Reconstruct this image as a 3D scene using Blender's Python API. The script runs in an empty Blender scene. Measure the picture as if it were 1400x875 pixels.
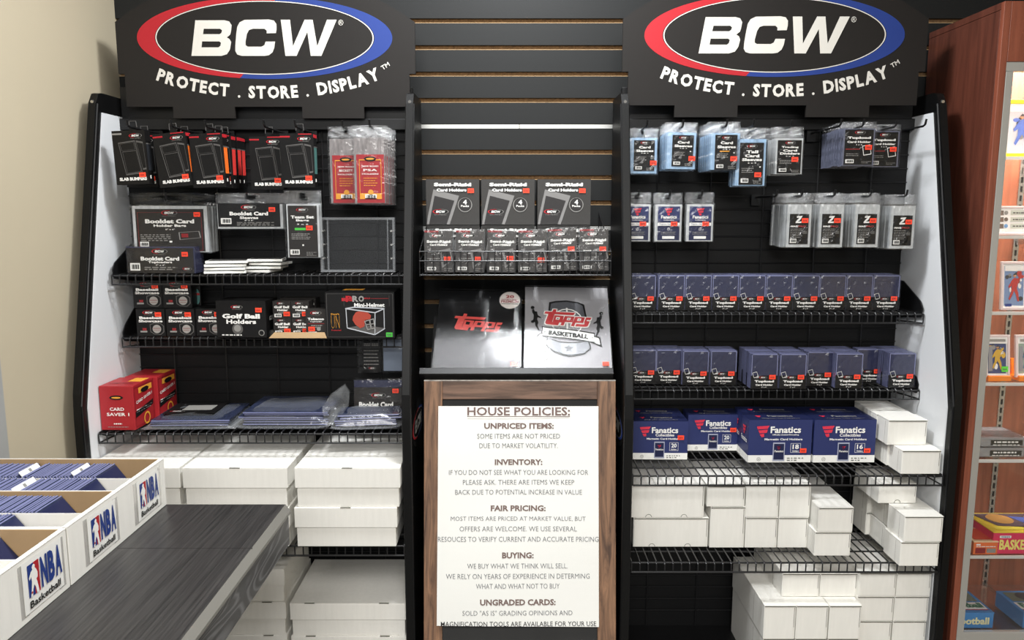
import bpy, math, random
from mathutils import Vector, Matrix, geometry
R = math.radians
random.seed(7)
# ------------------------------------------------------------------ camera, light, exposure
F, TH, ZC, D = 1050.0, R(8.13), 1.55, 2.25          # focal length in px of a 1400 wide frame; tilt; eye height; eye to back wall
sc = bpy.context.scene
col = sc.collection
cam = bpy.data.cameras.new('camera'); camo = bpy.data.objects.new('camera', cam); col.objects.link(camo)
cam.sensor_fit = 'HORIZONTAL'; cam.sensor_width = 36; cam.lens = 36 * F / 1400
cam.clip_start = .02
camo.location = (0, -D, ZC); camo.rotation_euler = (R(90) - TH, 0, 0)
sc.camera = camo
sc.view_settings.view_transform = 'Standard'; sc.view_settings.look = 'None'
sc.view_settings.gamma = 1; sc.view_settings.use_curve_mapping = False
sc.view_settings.exposure = 0.0
try:
    sc.cycles.transparent_max_bounces = 40
    sc.cycles.max_bounces = 8
    sc.cycles.denoising_input_passes = 'RGB_ALBEDO'
except Exception:
    pass
w = bpy.data.worlds.new('world'); sc.world = w; w.use_nodes = True
w.node_tree.nodes['Background'].inputs[0].default_value = (.93, .97, 1, 1)
w.node_tree.nodes['Background'].inputs[1].default_value = .40


def area(name, loc, sx, sy, power, colr=(1, .985, .955), rot=(0, 0, 0)):
    l = bpy.data.lights.new(name, 'AREA'); l.shape = 'RECTANGLE'; l.size = sx; l.size_y = sy; l.energy = power; l.color = colr
    o = bpy.data.objects.new(name, l); o.location = loc; o.rotation_euler = rot; col.objects.link(o)
    return o


area('troffer_light', (-.17, -.80, 2.69), 1.15, 0.32, 16, (.96, .98, 1))
area('down_light', (.035, -.64, 2.69), .24, .24, 27, (.95, .98, 1))
area('aisle_light', (-.1, -2.9, 2.69), 1.2, 1.0, 70)
area('rear_light', (.2, -5.0, 2.69), 2.4, 1.6, 172)


# ------------------------------------------------------------------ photo pixel -> metres
def ray(px, py):
    u, v = (px - 700) / F, (437.5 - py) / F
    return Vector((u, math.cos(TH) + v * math.sin(TH), -math.sin(TH) + v * math.cos(TH)))


def P(px, py, yd):
    r = ray(px, py); t = yd / r.y
    return Vector((r.x * t, yd - D, ZC + r.z * t))


def G(px, py, z):
    r = ray(px, py); t = (z - ZC) / r.z
    return Vector((r.x * t, r.y * t - D, z))


def rect(x0, y0, x1, y1, yd):
    """photo rectangle standing at depth yd -> centre x, y, bottom z, width, height"""
    b = P((x0 + x1) / 2, y1, yd); t = P((x0 + x1) / 2, y0, yd)
    m = (y0 + y1) / 2
    return b.x, yd - D, b.z, P(x1, m, yd).x - P(x0, m, yd).x, t.z - b.z


# ------------------------------------------------------------------ materials
def lin(h):
    c = [int(h[i:i + 2], 16) / 255 for i in (0, 2, 4)]
    return tuple((x / 12.92 if x <= .04045 else ((x + .055) / 1.055) ** 2.4) for x in c) + (1,)


MATS = {}


def mat(name, hexc, rough=.5, spec=.5, metal=0, noise=0, nscale=30, bump=0, bscale=60, stretch=None, emit=0):
    if name in MATS: return MATS[name]
    m = bpy.data.materials.new(name); m.use_nodes = True
    nt = m.node_tree; b = nt.nodes['Principled BSDF']
    b.inputs['Base Color'].default_value = lin(hexc); b.inputs['Roughness'].default_value = rough
    b.inputs['Specular IOR Level'].default_value = spec; b.inputs['Metallic'].default_value = metal
    if emit:
        b.inputs['Emission Color'].default_value = lin(hexc); b.inputs['Emission Strength'].default_value = emit
    if noise or bump:
        tc = nt.nodes.new('ShaderNodeTexCoord'); mp = nt.nodes.new('ShaderNodeMapping')
        nt.links.new(tc.outputs['Object'], mp.inputs[0])
        if stretch: mp.inputs['Scale'].default_value = stretch
    if noise:
        n = nt.nodes.new('ShaderNodeTexNoise'); n.inputs['Scale'].default_value = nscale; n.inputs['Detail'].default_value = 4
        nt.links.new(mp.outputs[0], n.inputs['Vector'])
        mr = nt.nodes.new('ShaderNodeMapRange'); mr.inputs[1].default_value = .3; mr.inputs[2].default_value = .7
        mr.inputs[3].default_value = 1 - noise; mr.inputs[4].default_value = 1 + noise * .5
        nt.links.new(n.outputs[0], mr.inputs[0])
        mx = nt.nodes.new('ShaderNodeMix'); mx.data_type = 'RGBA'; mx.blend_type = 'MULTIPLY'; mx.inputs[0].default_value = 1
        mx.inputs[6].default_value = lin(hexc); nt.links.new(mr.outputs[0], mx.inputs[7])
        nt.links.new(mx.outputs[2], b.inputs['Base Color'])
    if bump:
        n2 = nt.nodes.new('ShaderNodeTexNoise'); n2.inputs['Scale'].default_value = bscale; n2.inputs['Detail'].default_value = 3
        nt.links.new(mp.outputs[0], n2.inputs['Vector'])
        bp = nt.nodes.new('ShaderNodeBump'); bp.inputs['Strength'].default_value = bump; bp.inputs['Distance'].default_value = .003
        nt.links.new(n2.outputs[0], bp.inputs['Height']); nt.links.new(bp.outputs[0], b.inputs['Normal'])
    MATS[name] = m
    return m


def film(name, tint='FFFFFF', fac=.05, rough=.12, hexc='FFFFFF', bump=.6, bscale=45, milk=0, edge=.35):
    """clear plastic: mostly see-through, a glossy skin on top"""
    m = bpy.data.materials.new(name); m.use_nodes = True; nt = m.node_tree; nt.nodes.remove(nt.nodes['Principled BSDF'])
    tr = nt.nodes.new('ShaderNodeBsdfTransparent'); tr.inputs[0].default_value = lin(tint)
    gl = nt.nodes.new('ShaderNodeBsdfGlossy'); gl.inputs['Color'].default_value = lin(hexc); gl.inputs['Roughness'].default_value = rough
    fr = nt.nodes.new('ShaderNodeFresnel'); fr.inputs['IOR'].default_value = 1.45
    skin = gl.outputs[0]
    if milk:
        df = nt.nodes.new('ShaderNodeBsdfDiffuse'); df.inputs[0].default_value = lin('D8DCE0')
        ms = nt.nodes.new('ShaderNodeMixShader'); ms.inputs[0].default_value = milk
        nt.links.new(gl.outputs[0], ms.inputs[1]); nt.links.new(df.outputs[0], ms.inputs[2]); skin = ms.outputs[0]
    if bump:
        tc = nt.nodes.new('ShaderNodeTexCoord'); n = nt.nodes.new('ShaderNodeTexNoise'); n.inputs['Scale'].default_value = bscale
        n.inputs['Detail'].default_value = 2; n.inputs['Distortion'].default_value = 1.5
        nt.links.new(tc.outputs['Object'], n.inputs['Vector'])
        bp = nt.nodes.new('ShaderNodeBump'); bp.inputs['Strength'].default_value = bump; bp.inputs['Distance'].default_value = .006
        nt.links.new(n.outputs[0], bp.inputs['Height'])
        nt.links.new(bp.outputs[0], gl.inputs['Normal']); nt.links.new(bp.outputs[0], fr.inputs['Normal'])
    ad = nt.nodes.new('ShaderNodeMath'); ad.operation = 'MULTIPLY_ADD'; ad.inputs[1].default_value = edge; ad.inputs[2].default_value = fac
    ad.use_clamp = True
    nt.links.new(fr.outputs[0], ad.inputs[0])
    mx = nt.nodes.new('ShaderNodeMixShader')
    nt.links.new(ad.outputs[0], mx.inputs[0]); nt.links.new(tr.outputs[0], mx.inputs[1]); nt.links.new(skin, mx.inputs[2])
    nt.links.new(mx.outputs[0], nt.nodes['Material Output'].inputs[0])
    MATS[name] = m
    return m


def wood(name, c1, c2, scale=(1, 1, 1), rough=.4, wscale=6, dist=6, bump=.15):
    m = bpy.data.materials.new(name); m.use_nodes = True; nt = m.node_tree; b = nt.nodes['Principled BSDF']
    b.inputs['Roughness'].default_value = rough
    tc = nt.nodes.new('ShaderNodeTexCoord'); mp = nt.nodes.new('ShaderNodeMapping'); mp.inputs['Scale'].default_value = scale
    nt.links.new(tc.outputs['Object'], mp.inputs[0])
    wv = nt.nodes.new('ShaderNodeTexNoise'); wv.inputs['Scale'].default_value = wscale; wv.inputs['Detail'].default_value = 6
    wv.inputs['Distortion'].default_value = dist * .1; wv.inputs['Roughness'].default_value = .65
    nt.links.new(mp.outputs[0], wv.inputs['Vector'])
    rp = nt.nodes.new('ShaderNodeValToRGB'); rp.color_ramp.elements[0].position = .35; rp.color_ramp.elements[1].position = .68
    rp.color_ramp.elements[0].color = lin(c1); rp.color_ramp.elements[1].color = lin(c2)
    nt.links.new(wv.outputs[0], rp.inputs[0]); nt.links.new(rp.outputs[0], b.inputs['Base Color'])
    bp = nt.nodes.new('ShaderNodeBump'); bp.inputs['Strength'].default_value = bump; bp.inputs['Distance'].default_value = .002
    nt.links.new(wv.outputs[0], bp.inputs['Height']); nt.links.new(bp.outputs[0], b.inputs['Normal'])
    MATS[name] = m
    return m


def grain(name, c1, c2, rough=.4):
    """cathedral grain: long nested arches along Y"""
    m = bpy.data.materials.new(name); m.use_nodes = True; nt = m.node_tree; b = nt.nodes['Principled BSDF']
    b.inputs['Roughness'].default_value = rough
    tc = nt.nodes.new('ShaderNodeTexCoord'); mp = nt.nodes.new('ShaderNodeMapping'); mp.inputs['Scale'].default_value = (1, 1.4, 9)
    nt.links.new(tc.outputs['Object'], mp.inputs[0])
    n = nt.nodes.new('ShaderNodeTexNoise'); n.inputs['Scale'].default_value = 1.7; n.inputs['Detail'].default_value = 1.5; n.inputs['Distortion'].default_value = .4
    nt.links.new(mp.outputs[0], n.inputs['Vector'])
    mu = nt.nodes.new('ShaderNodeMath'); mu.operation = 'MULTIPLY'; mu.inputs[1].default_value = 17; nt.links.new(n.outputs[0], mu.inputs[0])
    fr = nt.nodes.new('ShaderNodeMath'); fr.operation = 'FRACT'; nt.links.new(mu.outputs[0], fr.inputs[0])
    rp = nt.nodes.new('ShaderNodeValToRGB'); e = rp.color_ramp.elements
    e[0].position = .0; e[0].color = lin(c2); e[1].position = .35; e[1].color = lin(c1)
    x = e.new(.8); x.color = lin(c1); x = e.new(1.0); x.color = lin(c2)
    nt.links.new(fr.outputs[0], rp.inputs[0]); nt.links.new(rp.outputs[0], b.inputs['Base Color'])
    MATS[name] = m
    return m


BLK = mat('black_plastic', '0A0A0A', .42, .25)
BLKM = mat('black_metal', '121213', .42, .35)
GRIDM = mat('black_panel', '0D0D0E', .5, .25)
WIRE = mat('black_wire', '1D1D1E', .35, .5)
SIGNB = mat('sign_board', '1F1C1A', .55, .25)
SLAT = mat('slatwall_black', '1D1E1E', .5, .25)
MDF = mat('raw_fibreboard', '8A6E50', .8, .2, noise=.45, nscale=300)
MDFL = mat('fibreboard_lip_lit', 'B79A74', .8, .2)  # lit bottom edge of the grooves, its brightness painted as paler fibreboard
ALU = mat('aluminium', 'C4C4C0', .35, .5, metal=.7)
BEIGE = mat('beige_paint', 'BBB098', .8, .25, noise=.02, nscale=3)
BEIGELIT = mat('beige_lit_grey', 'A5A6A4', .7, .25)  # end face of the beige wall; its different light is painted in as grey
WPANEL = mat('white_panel', 'DFE1E3', .35, .4)
FLOORM = mat('floor_tile', '6E6A64', .5, .4, noise=.12, nscale=4)
CEILM = mat('ceiling_tile', 'D8D6CF', .9, .1, noise=.05, nscale=80)
WHITE = mat('white_print', 'F0EFEA', .5, .3)
SIGNW = mat('sign_white', 'D6D2C9', .5, .3)
RED = mat('logo_red', 'AE222B', .5, .3)
BLUE = mat('logo_blue', '253B80', .5, .3)
CARDB = mat('black_card', '131212', .45, .28)
CARDG = mat('charcoal_card', '2B2826', .45, .3)
INKG = mat('grey_ink', '8E8C88', .5, .3)
INKD = mat('dim_ink', '5A5856', .5, .3)
INKB = mat('black_ink', '141414', .5, .3)
ORANGE = mat('sticker_orange', 'FF4F34', .5, .3)
GREENS = mat('sticker_green', '4FC14A', .5, .3)
CARDRED = mat('red_card', 'A5262C', .4, .4)
DKRED = mat('dark_red_card', '8A2226', .4, .4)
GOLD = mat('gold_ink', 'E6A23C', .5, .3)
WCARD = mat('white_cardboard', 'ECEAE3', .75, .2, noise=.03, nscale=14, stretch=(8, 8, 1))
SEAM = mat('cardboard_seam', '5F5C55', .9, .1)
BROWN = mat('brown_cardboard', 'A58A68', .85, .15, noise=.06, nscale=30)
NAVY = mat('navy_print', '2A3364', .45, .4)
NAVYD = mat('navy_dark', '1B2145', .45, .4)
HOLDER = mat('rigid_plastic', '34364F', .12, .7, bump=.15, bscale=20)
HOLDEDGE = mat('rigid_plastic_edge', '7C80A4', .2, .7)
HOLDBLUE = mat('blue_plastic', '303750', .18, .6, noise=.4, nscale=40, stretch=(6, 1, 1))
SLEEVEB = mat('sleeve_blue', '9DBBD8', .25, .6, noise=.25, nscale=30, stretch=(4, 1, 1))
SLEEVEW = mat('clear_stack', 'C4C7C8', .2, .6, noise=.2, nscale=40, stretch=(4, 1, 1))
COUNTER = wood('dark_laminate', '242323', '3F3D3C', scale=(60, 1.2, 1), rough=.35, wscale=4, dist=1, bump=.1)
APRON = grain('dark_grain', '363637', '69696B')
EDGE = mat('edge_band', '77756F', .4, .4)
OAK = wood('barn_wood', '4F3A2E', '9A7458', scale=(14, 14, 1.2), rough=.6, wscale=5, dist=8)
OAKH = wood('barn_wood_rail', '4A372C', '7E6150', scale=(1.2, 14, 14), rough=.6, wscale=5, dist=8)
CHALK = mat('chalkboard', '3B3B3B', .8, .2, noise=.1, nscale=10)
PAPER = mat('paper', 'EDEDE8', .7, .2)
PRINTB = mat('brown_ink', '7A6762', .7, .2)
PRINTG = mat('grey_letter', '77777A', .7, .2)
PRINTK = mat('dark_letter', '3C3A3C', .7, .2)
CHERRY = wood('cherry_laminate', '4E2A20', '6B3B2D', scale=(10, 10, .8), rough=.35, wscale=4, dist=6, bump=.05)
CHERRYF = wood('cherry_edge', '7C4230', '97543E', scale=(14, 14, .8), rough=.35, wscale=4, dist=6, bump=.05)
CHERRYB = wood('cherry_back', '7A4632', '985A40', scale=(10, 10, .8), rough=.4, wscale=4, dist=6, bump=.05)
SATIN = mat('satin_aluminium', 'B4B2AC', .4, .5, metal=.3)
CHROME = mat('chrome', 'C9C7C2', .22, .5, metal=.9)
SHELFW = mat('shelf_edge', 'D3D2CC', .3, .5)
FILM = film('clear_film', fac=.01, rough=.14, bump=.35, bscale=28)
FILMC = film('crinkled_film', fac=.02, rough=.14, bump=.5, bscale=36)
FILMH = film('header_film', fac=.17, bump=1.0, bscale=120, rough=.10, milk=.3)
FILMBAG = film('bag_film', fac=.07, bump=.4, bscale=22, rough=.22, milk=.45)
FILMB = film('binder_film', fac=.008, bump=.06, bscale=25, rough=.13, edge=.17)
ACRYL = film('clear_acrylic', fac=.01, bump=.0, rough=.12, edge=.35)
GLASS = film('cabinet_glass', fac=.0, bump=0, rough=.03, edge=.6)


# ------------------------------------------------------------------ mesh builder
def tess(loops):
    vs = [Vector((p[0], p[1], 0)) for lp in loops for p in lp]
    return vs, geometry.tessellate_polygon([[Vector((p[0], p[1], 0)) for p in lp] for lp in loops])


TXT = {}


def text_tris(s, bold, font_shear):
    k = (s, bold, font_shear)
    if k not in TXT:
        c = bpy.data.curves.new('glyphs', 'FONT'); c.body = s; c.resolution_u = 2; c.offset = bold; c.shear = font_shear
        o = bpy.data.objects.new('glyphs', c); me = bpy.data.meshes.new_from_object(o)
        v = [(p.co.x, p.co.y) for p in me.vertices]; f = [tuple(p.vertices) for p in me.polygons]
        bpy.data.objects.remove(o); bpy.data.curves.remove(c); bpy.data.meshes.remove(me)
        x0 = min(p[0] for p in v); x1 = max(p[0] for p in v); y0 = min(p[1] for p in v); y1 = max(p[1] for p in v)
        TXT[k] = ([((p[0] - x0) / (x1 - x0) - .5, (p[1] - y0) / max(1e-6, y1 - y0) - .5) for p in v], f, (x1 - x0) / max(1e-6, y1 - y0))
    return TXT[k]


class MB:
    def __init__(s): s.v, s.f, s.m, s.mats, s.M = [], [], [], [], None

    def mi(s, m):
        if m not in s.mats: s.mats.append(m)
        return s.mats.index(m)

    def add(s, vs, fs, m):
        b = len(s.v); k = s.mi(m)
        s.v += [tuple(s.M @ Vector(p)) for p in vs] if s.M else [tuple(p) for p in vs]
        for f in fs: s.f.append(tuple(b + i for i in f)); s.m.append(k)
        return s

    def box(s, x0, x1, y0, y1, z0, z1, m, skip=''):
        v = [(x, y, z) for x in (x0, x1) for y in (y0, y1) for z in (z0, z1)]
        fs = {'l': (0, 1, 3, 2), 'r': (4, 6, 7, 5), 'f': (0, 4, 5, 1), 'b': (2, 3, 7, 6), 'd': (0, 2, 6, 4), 't': (1, 5, 7, 3)}
        return s.add(v, [f for k, f in fs.items() if k not in skip], m)

    def rod(s, pts, r, m, n=6):
        vs, fs = [], []
        pts = [Vector(p) for p in pts]
        for i, p in enumerate(pts):
            t = (pts[min(i + 1, len(pts) - 1)] - pts[max(i - 1, 0)]).normalized()
            a = t.cross(Vector((.31, .2, .93))).normalized(); b = t.cross(a)
            vs += [p + a * (r * math.cos(k * 2 * math.pi / n)) + b * (r * math.sin(k * 2 * math.pi / n)) for k in range(n)]
        for i in range(len(pts) - 1):
            for k in range(n):
                fs.append((i * n + k, i * n + (k + 1) % n, (i + 1) * n + (k + 1) % n, (i + 1) * n + k))
        fs.append(tuple(range(n - 1, -1, -1))); fs.append(tuple((len(pts) - 1) * n + k for k in range(n)))
        return s.add(vs, fs, m)

    def flat(s, loops, y, m):
        """polygon (with holes) in the XZ plane at depth y, facing -Y"""
        vs, ts = tess(loops)
        out = []
        for t in ts:
            a, b, c = (vs[i] for i in t)
            out.append(t if (b - a).cross(c - a).z > 0 else (t[0], t[2], t[1]))
        return s.add([(p.x, y, p.y) for p in vs], out, m)

    def prism(s, pts, axis, a0, a1, m):
        """closed outline extruded along axis ('x': pts are (y,z); 'y': pts are (x,z); 'z': pts are (x,y))"""
        n = len(pts)
        mk = {'x': lambda p, a: (a, p[0], p[1]), 'y': lambda p, a: (p[0], a, p[1]), 'z': lambda p, a: (p[0], p[1], a)}[axis]
        vs = [mk(p, a0) for p in pts] + [mk(p, a1) for p in pts]
        fs = [(i, (i + 1) % n, n + (i + 1) % n, n + i) for i in range(n)]
        _, ts = tess([pts])
        fs += [tuple(t) for t in ts] + [tuple(n + i for i in t) for t in ts]
        return s.add(vs, fs, m)

    def rect(s, x0, x1, z0, z1, y, m): return s.add([(x0, y, z0), (x1, y, z0), (x1, y, z1), (x0, y, z1)], [(0, 1, 2, 3)], m)

    def ell(s, cx, cz, rx, rz, y, m, n=24, hole=0, a0=0, a1=360):
        full = abs(a1 - a0) >= 360
        k = n if full else n + 1
        an = [R(a0 + (a1 - a0) * i / n) for i in range(k)]
        o = [(cx + rx * math.cos(a), y, cz + rz * math.sin(a)) for a in an]
        if hole:
            hx, hz = (hole if isinstance(hole, tuple) else (rx * hole, rz * hole))
            i_ = [(cx + hx * math.cos(a), y, cz + hz * math.sin(a)) for a in an]
            fs = [(j, (j + 1) % k, k + (j + 1) % k, k + j) for j in range(n)]
            return s.add(o + i_, fs, m)
        return s.add(o, [tuple(range(k))], m)

    def text(s, t, cx, cz, w_, h_, y, m, bold=.012, shear=0, rot=0):
        v, f, asp = text_tris(t, bold, shear)
        if w_ is None: w_ = asp * h_
        c_, s_ = math.cos(rot), math.sin(rot)
        return s.add([(cx + a * w_ * c_ - b * h_ * s_, y, cz + a * w_ * s_ + b * h_ * c_) for a, b in v], f, m)

    def build(s, name, parent=None, loc=(0, 0, 0), rot=(0, 0, 0), bevel=0, smooth=False):
        me = bpy.data.meshes.new(name); me.from_pydata(s.v, [], s.f)
        for m in s.mats: me.materials.append(m)
        me.polygons.foreach_set('material_index', s.m)
        if smooth: me.polygons.foreach_set('use_smooth', [True] * len(s.f))
        me.update()
        o = bpy.data.objects.new(name, me); o.location = loc; o.rotation_euler = rot; col.objects.link(o)
        if parent: o.parent = parent
        if bevel:
            bv = o.modifiers.new('bevel', 'BEVEL'); bv.width = bevel; bv.segments = 2; bv.limit_method = 'ANGLE'; bv.angle_limit = R(40)
        return o


LB = [[(123, 348), (168, 83), (395, 83), (430, 92), (447, 120), (440, 165), (432, 190), (405, 210), (425, 222), (437, 245), (425, 300), (400, 335), (355, 348)],
      [(230, 146), (357, 146), (371, 158), (364, 178), (350, 186), (222, 186)], [(212, 240), (345, 240), (357, 250), (352, 272), (338, 284), (205, 284)]]
LC = [[(548, 80), (735, 77), (775, 85), (793, 110), (793, 145), (787, 178), (715, 180), (716, 160), (700, 146), (610, 146), (580, 155), (562, 185), (548, 245),
       (548, 268), (565, 279), (670, 279), (693, 268), (704, 241), (777, 241), (770, 285), (755, 320), (725, 343), (690, 348), (515, 348), (480, 338), (466, 312),
       (468, 270), (480, 180), (490, 130), (510, 98)]]
LW = [[(828, 79), (900, 79), (915, 275), (1012, 79), (1075, 79), (1103, 275), (1185, 79), (1260, 79), (1133, 348), (1050, 348), (1030, 170), (940, 348), (853, 348)]]
TP = [[[(190, 70), (218, 74), (210, 99), (375, 105), (358, 131), (200, 123), (178, 200), (238, 206), (226, 236), (130, 226), (118, 212), (146, 121), (112, 118), (122, 95), (180, 98)]],
      [[(200, 133), (278, 140), (262, 208), (182, 200)], [(214, 150), (246, 153), (238, 180), (206, 177)]],
      [[(288, 140), (368, 146), (350, 204), (286, 200), (274, 236), (246, 234)], [(308, 156), (338, 158), (330, 184), (300, 182)]],
      [[(376, 146), (456, 152), (438, 210), (374, 206), (362, 243), (334, 240)], [(396, 162), (426, 164), (418, 190), (388, 188)]],
      [[(466, 152), (512, 153), (500, 178), (472, 176), (468, 188), (496, 192), (476, 240), (462, 247), (372, 243), (382, 219), (446, 223), (452, 210), (446, 206)]]]


def trace(mb, loops, cx, cz, k, y, m, ox, oy):
    mb.flat([[(cx + (x - ox) * k, cz - (z - oy) * k) for x, z in lp] for lp in loops], y, m)


def bcw(mb, cx, cz, w_, y, big=False, tag=True, e=.0004):
    """oval logo of outer width w_, red on the left, blue on the right, white letters"""
    rx = w_ / 2; rz = rx * (54 / 174.0); n = 96 if big else 28
    if big:
        mb.ell(cx, cz, rx, rz, y, RED, n, a0=84, a1=258, hole=(rx * .86, rz * .90))
        mb.ell(cx, cz, rx, rz, y, BLUE, n, a0=-102, a1=84, hole=(rx * .86, rz * .90))
        mb.ell(cx, cz, rx * .855, rz * .895, y - e * .5, SIGNW, n, hole=(rx * .846, rz * .874))
    else:
        mb.ell(cx, cz, rx, rz, y, RED, n, a0=84, a1=258, hole=.84)
        mb.ell(cx, cz, rx, rz, y, INKG, n, a0=-102, a1=84, hole=.93)
        mb.ell(cx, cz, rx * .84, rz * .84, y + e * .2, INKB, n)
    k = (w_ * 200 / 348.) / 1137
    for L in (LB, LC, LW): trace(mb, L, cx, cz, k, y - e, SIGNW if big else WHITE, 697 if big else 690, 214)
    if big:
        mb.text('\u00ae', cx + (1291 - 697) * k, cz + (214 - 100) * k, k * 40, k * 44, y - e, SIGNW, bold=0)
    elif tag:
        mb.text('PROTECT.STORE.DISPLAY', cx, cz - rz * 1.3, w_ * .8, w_ * .045, y, INKG, bold=0)


def topps(mb, cx, cz, w_, y, m):
    k = w_ / 400.
    for L in TP: trace(mb, L, cx, cz, k, y, m, 312, 158)


def barcode(mb, x, z, w_, h_, y):
    mb.rect(x - w_ / 2, x + w_ / 2, z - h_ / 2, z + h_ / 2, y, WHITE)
    xs = x - w_ * .36
    for i in range(9):
        b = w_ * (.03 + .03 * ((i * 7) % 3))
        mb.rect(xs, xs + b, z - h_ * .3, z + h_ * .32, y - .0003, INKB); xs += w_ * .083


class Lab:
    """front face painter: u to the right, v down, both 0..1 over a w x h face whose bottom centre is (0, y, z0)"""
    def __init__(s, mb, w_, h_, y=0, z0=0, x0=None): s.mb, s.w, s.h, s.y, s.z0, s.x0 = mb, w_, h_, y, z0, (-w_ / 2 if x0 is None else x0)
    def X(s, u): return s.x0 + u * s.w
    def Z(s, v): return s.z0 + (1 - v) * s.h
    def Y(s, k): return s.y - .0005 * (k + 1)
    def R(s, u0, v0, u1, v1, m, k=0): s.mb.rect(s.X(u0), s.X(u1), s.Z(v1), s.Z(v0), s.Y(k), m)
    def T(s, t, u, v, wu, hv, m=None, k=1, bold=.02, shear=0, rot=0): s.mb.text(t, s.X(u), s.Z(v), wu * s.w, hv * s.h, s.Y(k), m or WHITE, bold, shear, rot)
    def logo(s, u, v, wu, k=1): bcw(s.mb, s.X(u), s.Z(v), wu * s.w, s.Y(k))
    def poly(s, pts, m, k=1): s.mb.flat([[(s.X(u), s.Z(v)) for u, v in pts]], s.Y(k), m)
    def frame(s, pts, t, m, k=1):
        n = len(pts); cx = sum(p[0] for p in pts) / n; cy = sum(p[1] for p in pts) / n
        for i in range(n):
            a, b = pts[i], pts[(i + 1) % n]
            A = (a[0] + (cx - a[0]) * t, a[1] + (cy - a[1]) * t); B = (b[0] + (cx - b[0]) * t, b[1] + (cy - b[1]) * t)
            s.poly([a, b, B, A], m, k)
    def E(s, u, v, ru, m, k=1, hole=0, rv=None): s.mb.ell(s.X(u), s.Z(v), ru * s.w, (rv * s.h if rv else ru * s.w), s.Y(k), m, 20, hole=hole)
    def bar(s, u, v, wu, hv): barcode(s.mb, s.X(u), s.Z(v), wu * s.w, hv * s.h, s.Y(1))
    def lines(s, u0, v0, u1, n, dv, hv, m=None):
        """small print, too small to read"""
        for i in range(n):
            uu = u0
            while uu < u1 * (1 - .12 * (i % 2)):
                d = random.uniform(.03, .1) * (u1 - u0) * 2; s.R(uu, v0 + i * dv, min(u1, uu + d), v0 + i * dv + hv, m or INKG, 1); uu += d + .02
# ------------------------------------------------------------------ things
def tag(o, label, cat, group=None):
    o['label'] = label; o['category'] = cat
    if group: o['group'] = group
    return o


def structure(o): o['kind'] = 'structure'; return o


def thing(name, loc=(0, 0, 0), rot=(0, 0, 0)):
    o = bpy.data.objects.new(name, None); o.empty_display_size = .05; o.location = loc; o.rotation_euler = rot; col.objects.link(o)
    return o


def dup(o, parent=None, loc=None, rot=None):
    c = o.copy(); col.objects.link(c)
    if parent: c.parent = parent
    if loc is not None: c.location = loc
    if rot is not None: c.rotation_euler = rot
    for ch in list(o.children): dup(ch, c)
    return c


class Kind:
    """first call moves the original, later calls copy it"""
    def __init__(s, root): s.root, s.used = root, False
    def put(s, loc, label, cat, group=None, rot=(0, 0, 0)):
        if not s.used: o = s.root; s.used = True; o.location = loc; o.rotation_euler = rot
        else: o = dup(s.root, None, loc, rot)
        if 'group' in o: del o['group']
        return tag(o, label, cat, group)


ORD = ['front', 'second', 'third', 'fourth', 'fifth', 'sixth', 'seventh', 'eighth', 'ninth', 'tenth', 'eleventh', 'twelfth', 'thirteenth']


def sticker(parent, x, z, y, m=None, w_=.017, h_=.012):
    mb = MB(); mb.box(x - w_ / 2, x + w_ / 2, y - .0006, y, z - h_ / 2, z + h_ / 2, m or ORANGE)
    for k in range(3): mb.rect(x - w_ * .3 + k * w_ * .22, x - w_ * .3 + k * w_ * .22 + w_ * .12, z - h_ * .2, z + h_ * .15, y - .0009, DKRED if m is None else INKD)
    return mb.build('price_sticker', parent)


def crinkle_bag(name, parent, w_, h_, t, z0=0, m=None, amp=.0016, nx=8, nz=10, seed=1, y0=0, pinch=0.0):
    """thin closed bag of film around a w x t x h block; front at y0"""
    rnd = random.Random(seed); mb = MB(); vs = []; fs = []
    for side in (0, 1):
        for j in range(nz + 1):
            for i in range(nx + 1):
                x = -w_ / 2 + w_ * i / nx; z = z0 + h_ * j / nz
                e = 1 if 0 < i < nx and 0 < j < nz else 0
                y = (y0 - amp * .5 - rnd.random() * amp * 2 * e) if side == 0 else (y0 + t + amp * rnd.random() * e)
                f = j / nz
                if pinch and f > 1 - pinch: y = y0 + t / 2 + (y - y0 - t / 2) * max(.12, (1 - f) / pinch)
                vs.append((x + rnd.uniform(-amp, amp) * .4, y, z + rnd.uniform(-amp, amp) * .4))
    n = (nx + 1) * (nz + 1); q = nx + 1
    for j in range(nz):
        for i in range(nx):
            a = j * q + i
            fs.append((a, a + 1, a + q + 1, a + q)); fs.append((n + a, n + a + q, n + a + q + 1, n + a + 1))
    for j in range(nz):
        a = j * q; fs.append((a, a + q, n + a + q, n + a)); a = j * q + nx; fs.append((a, n + a, n + a + q, a + q))
    for i in range(nx):
        fs.append((i, n + i, n + i + 1, i + 1)); a = nz * q + i; fs.append((a, a + 1, n + a + 1, n + a))
    mb.add(vs, fs, m or FILM)
    return mb.build(name, parent, smooth=False)


def blank(L): pass


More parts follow.
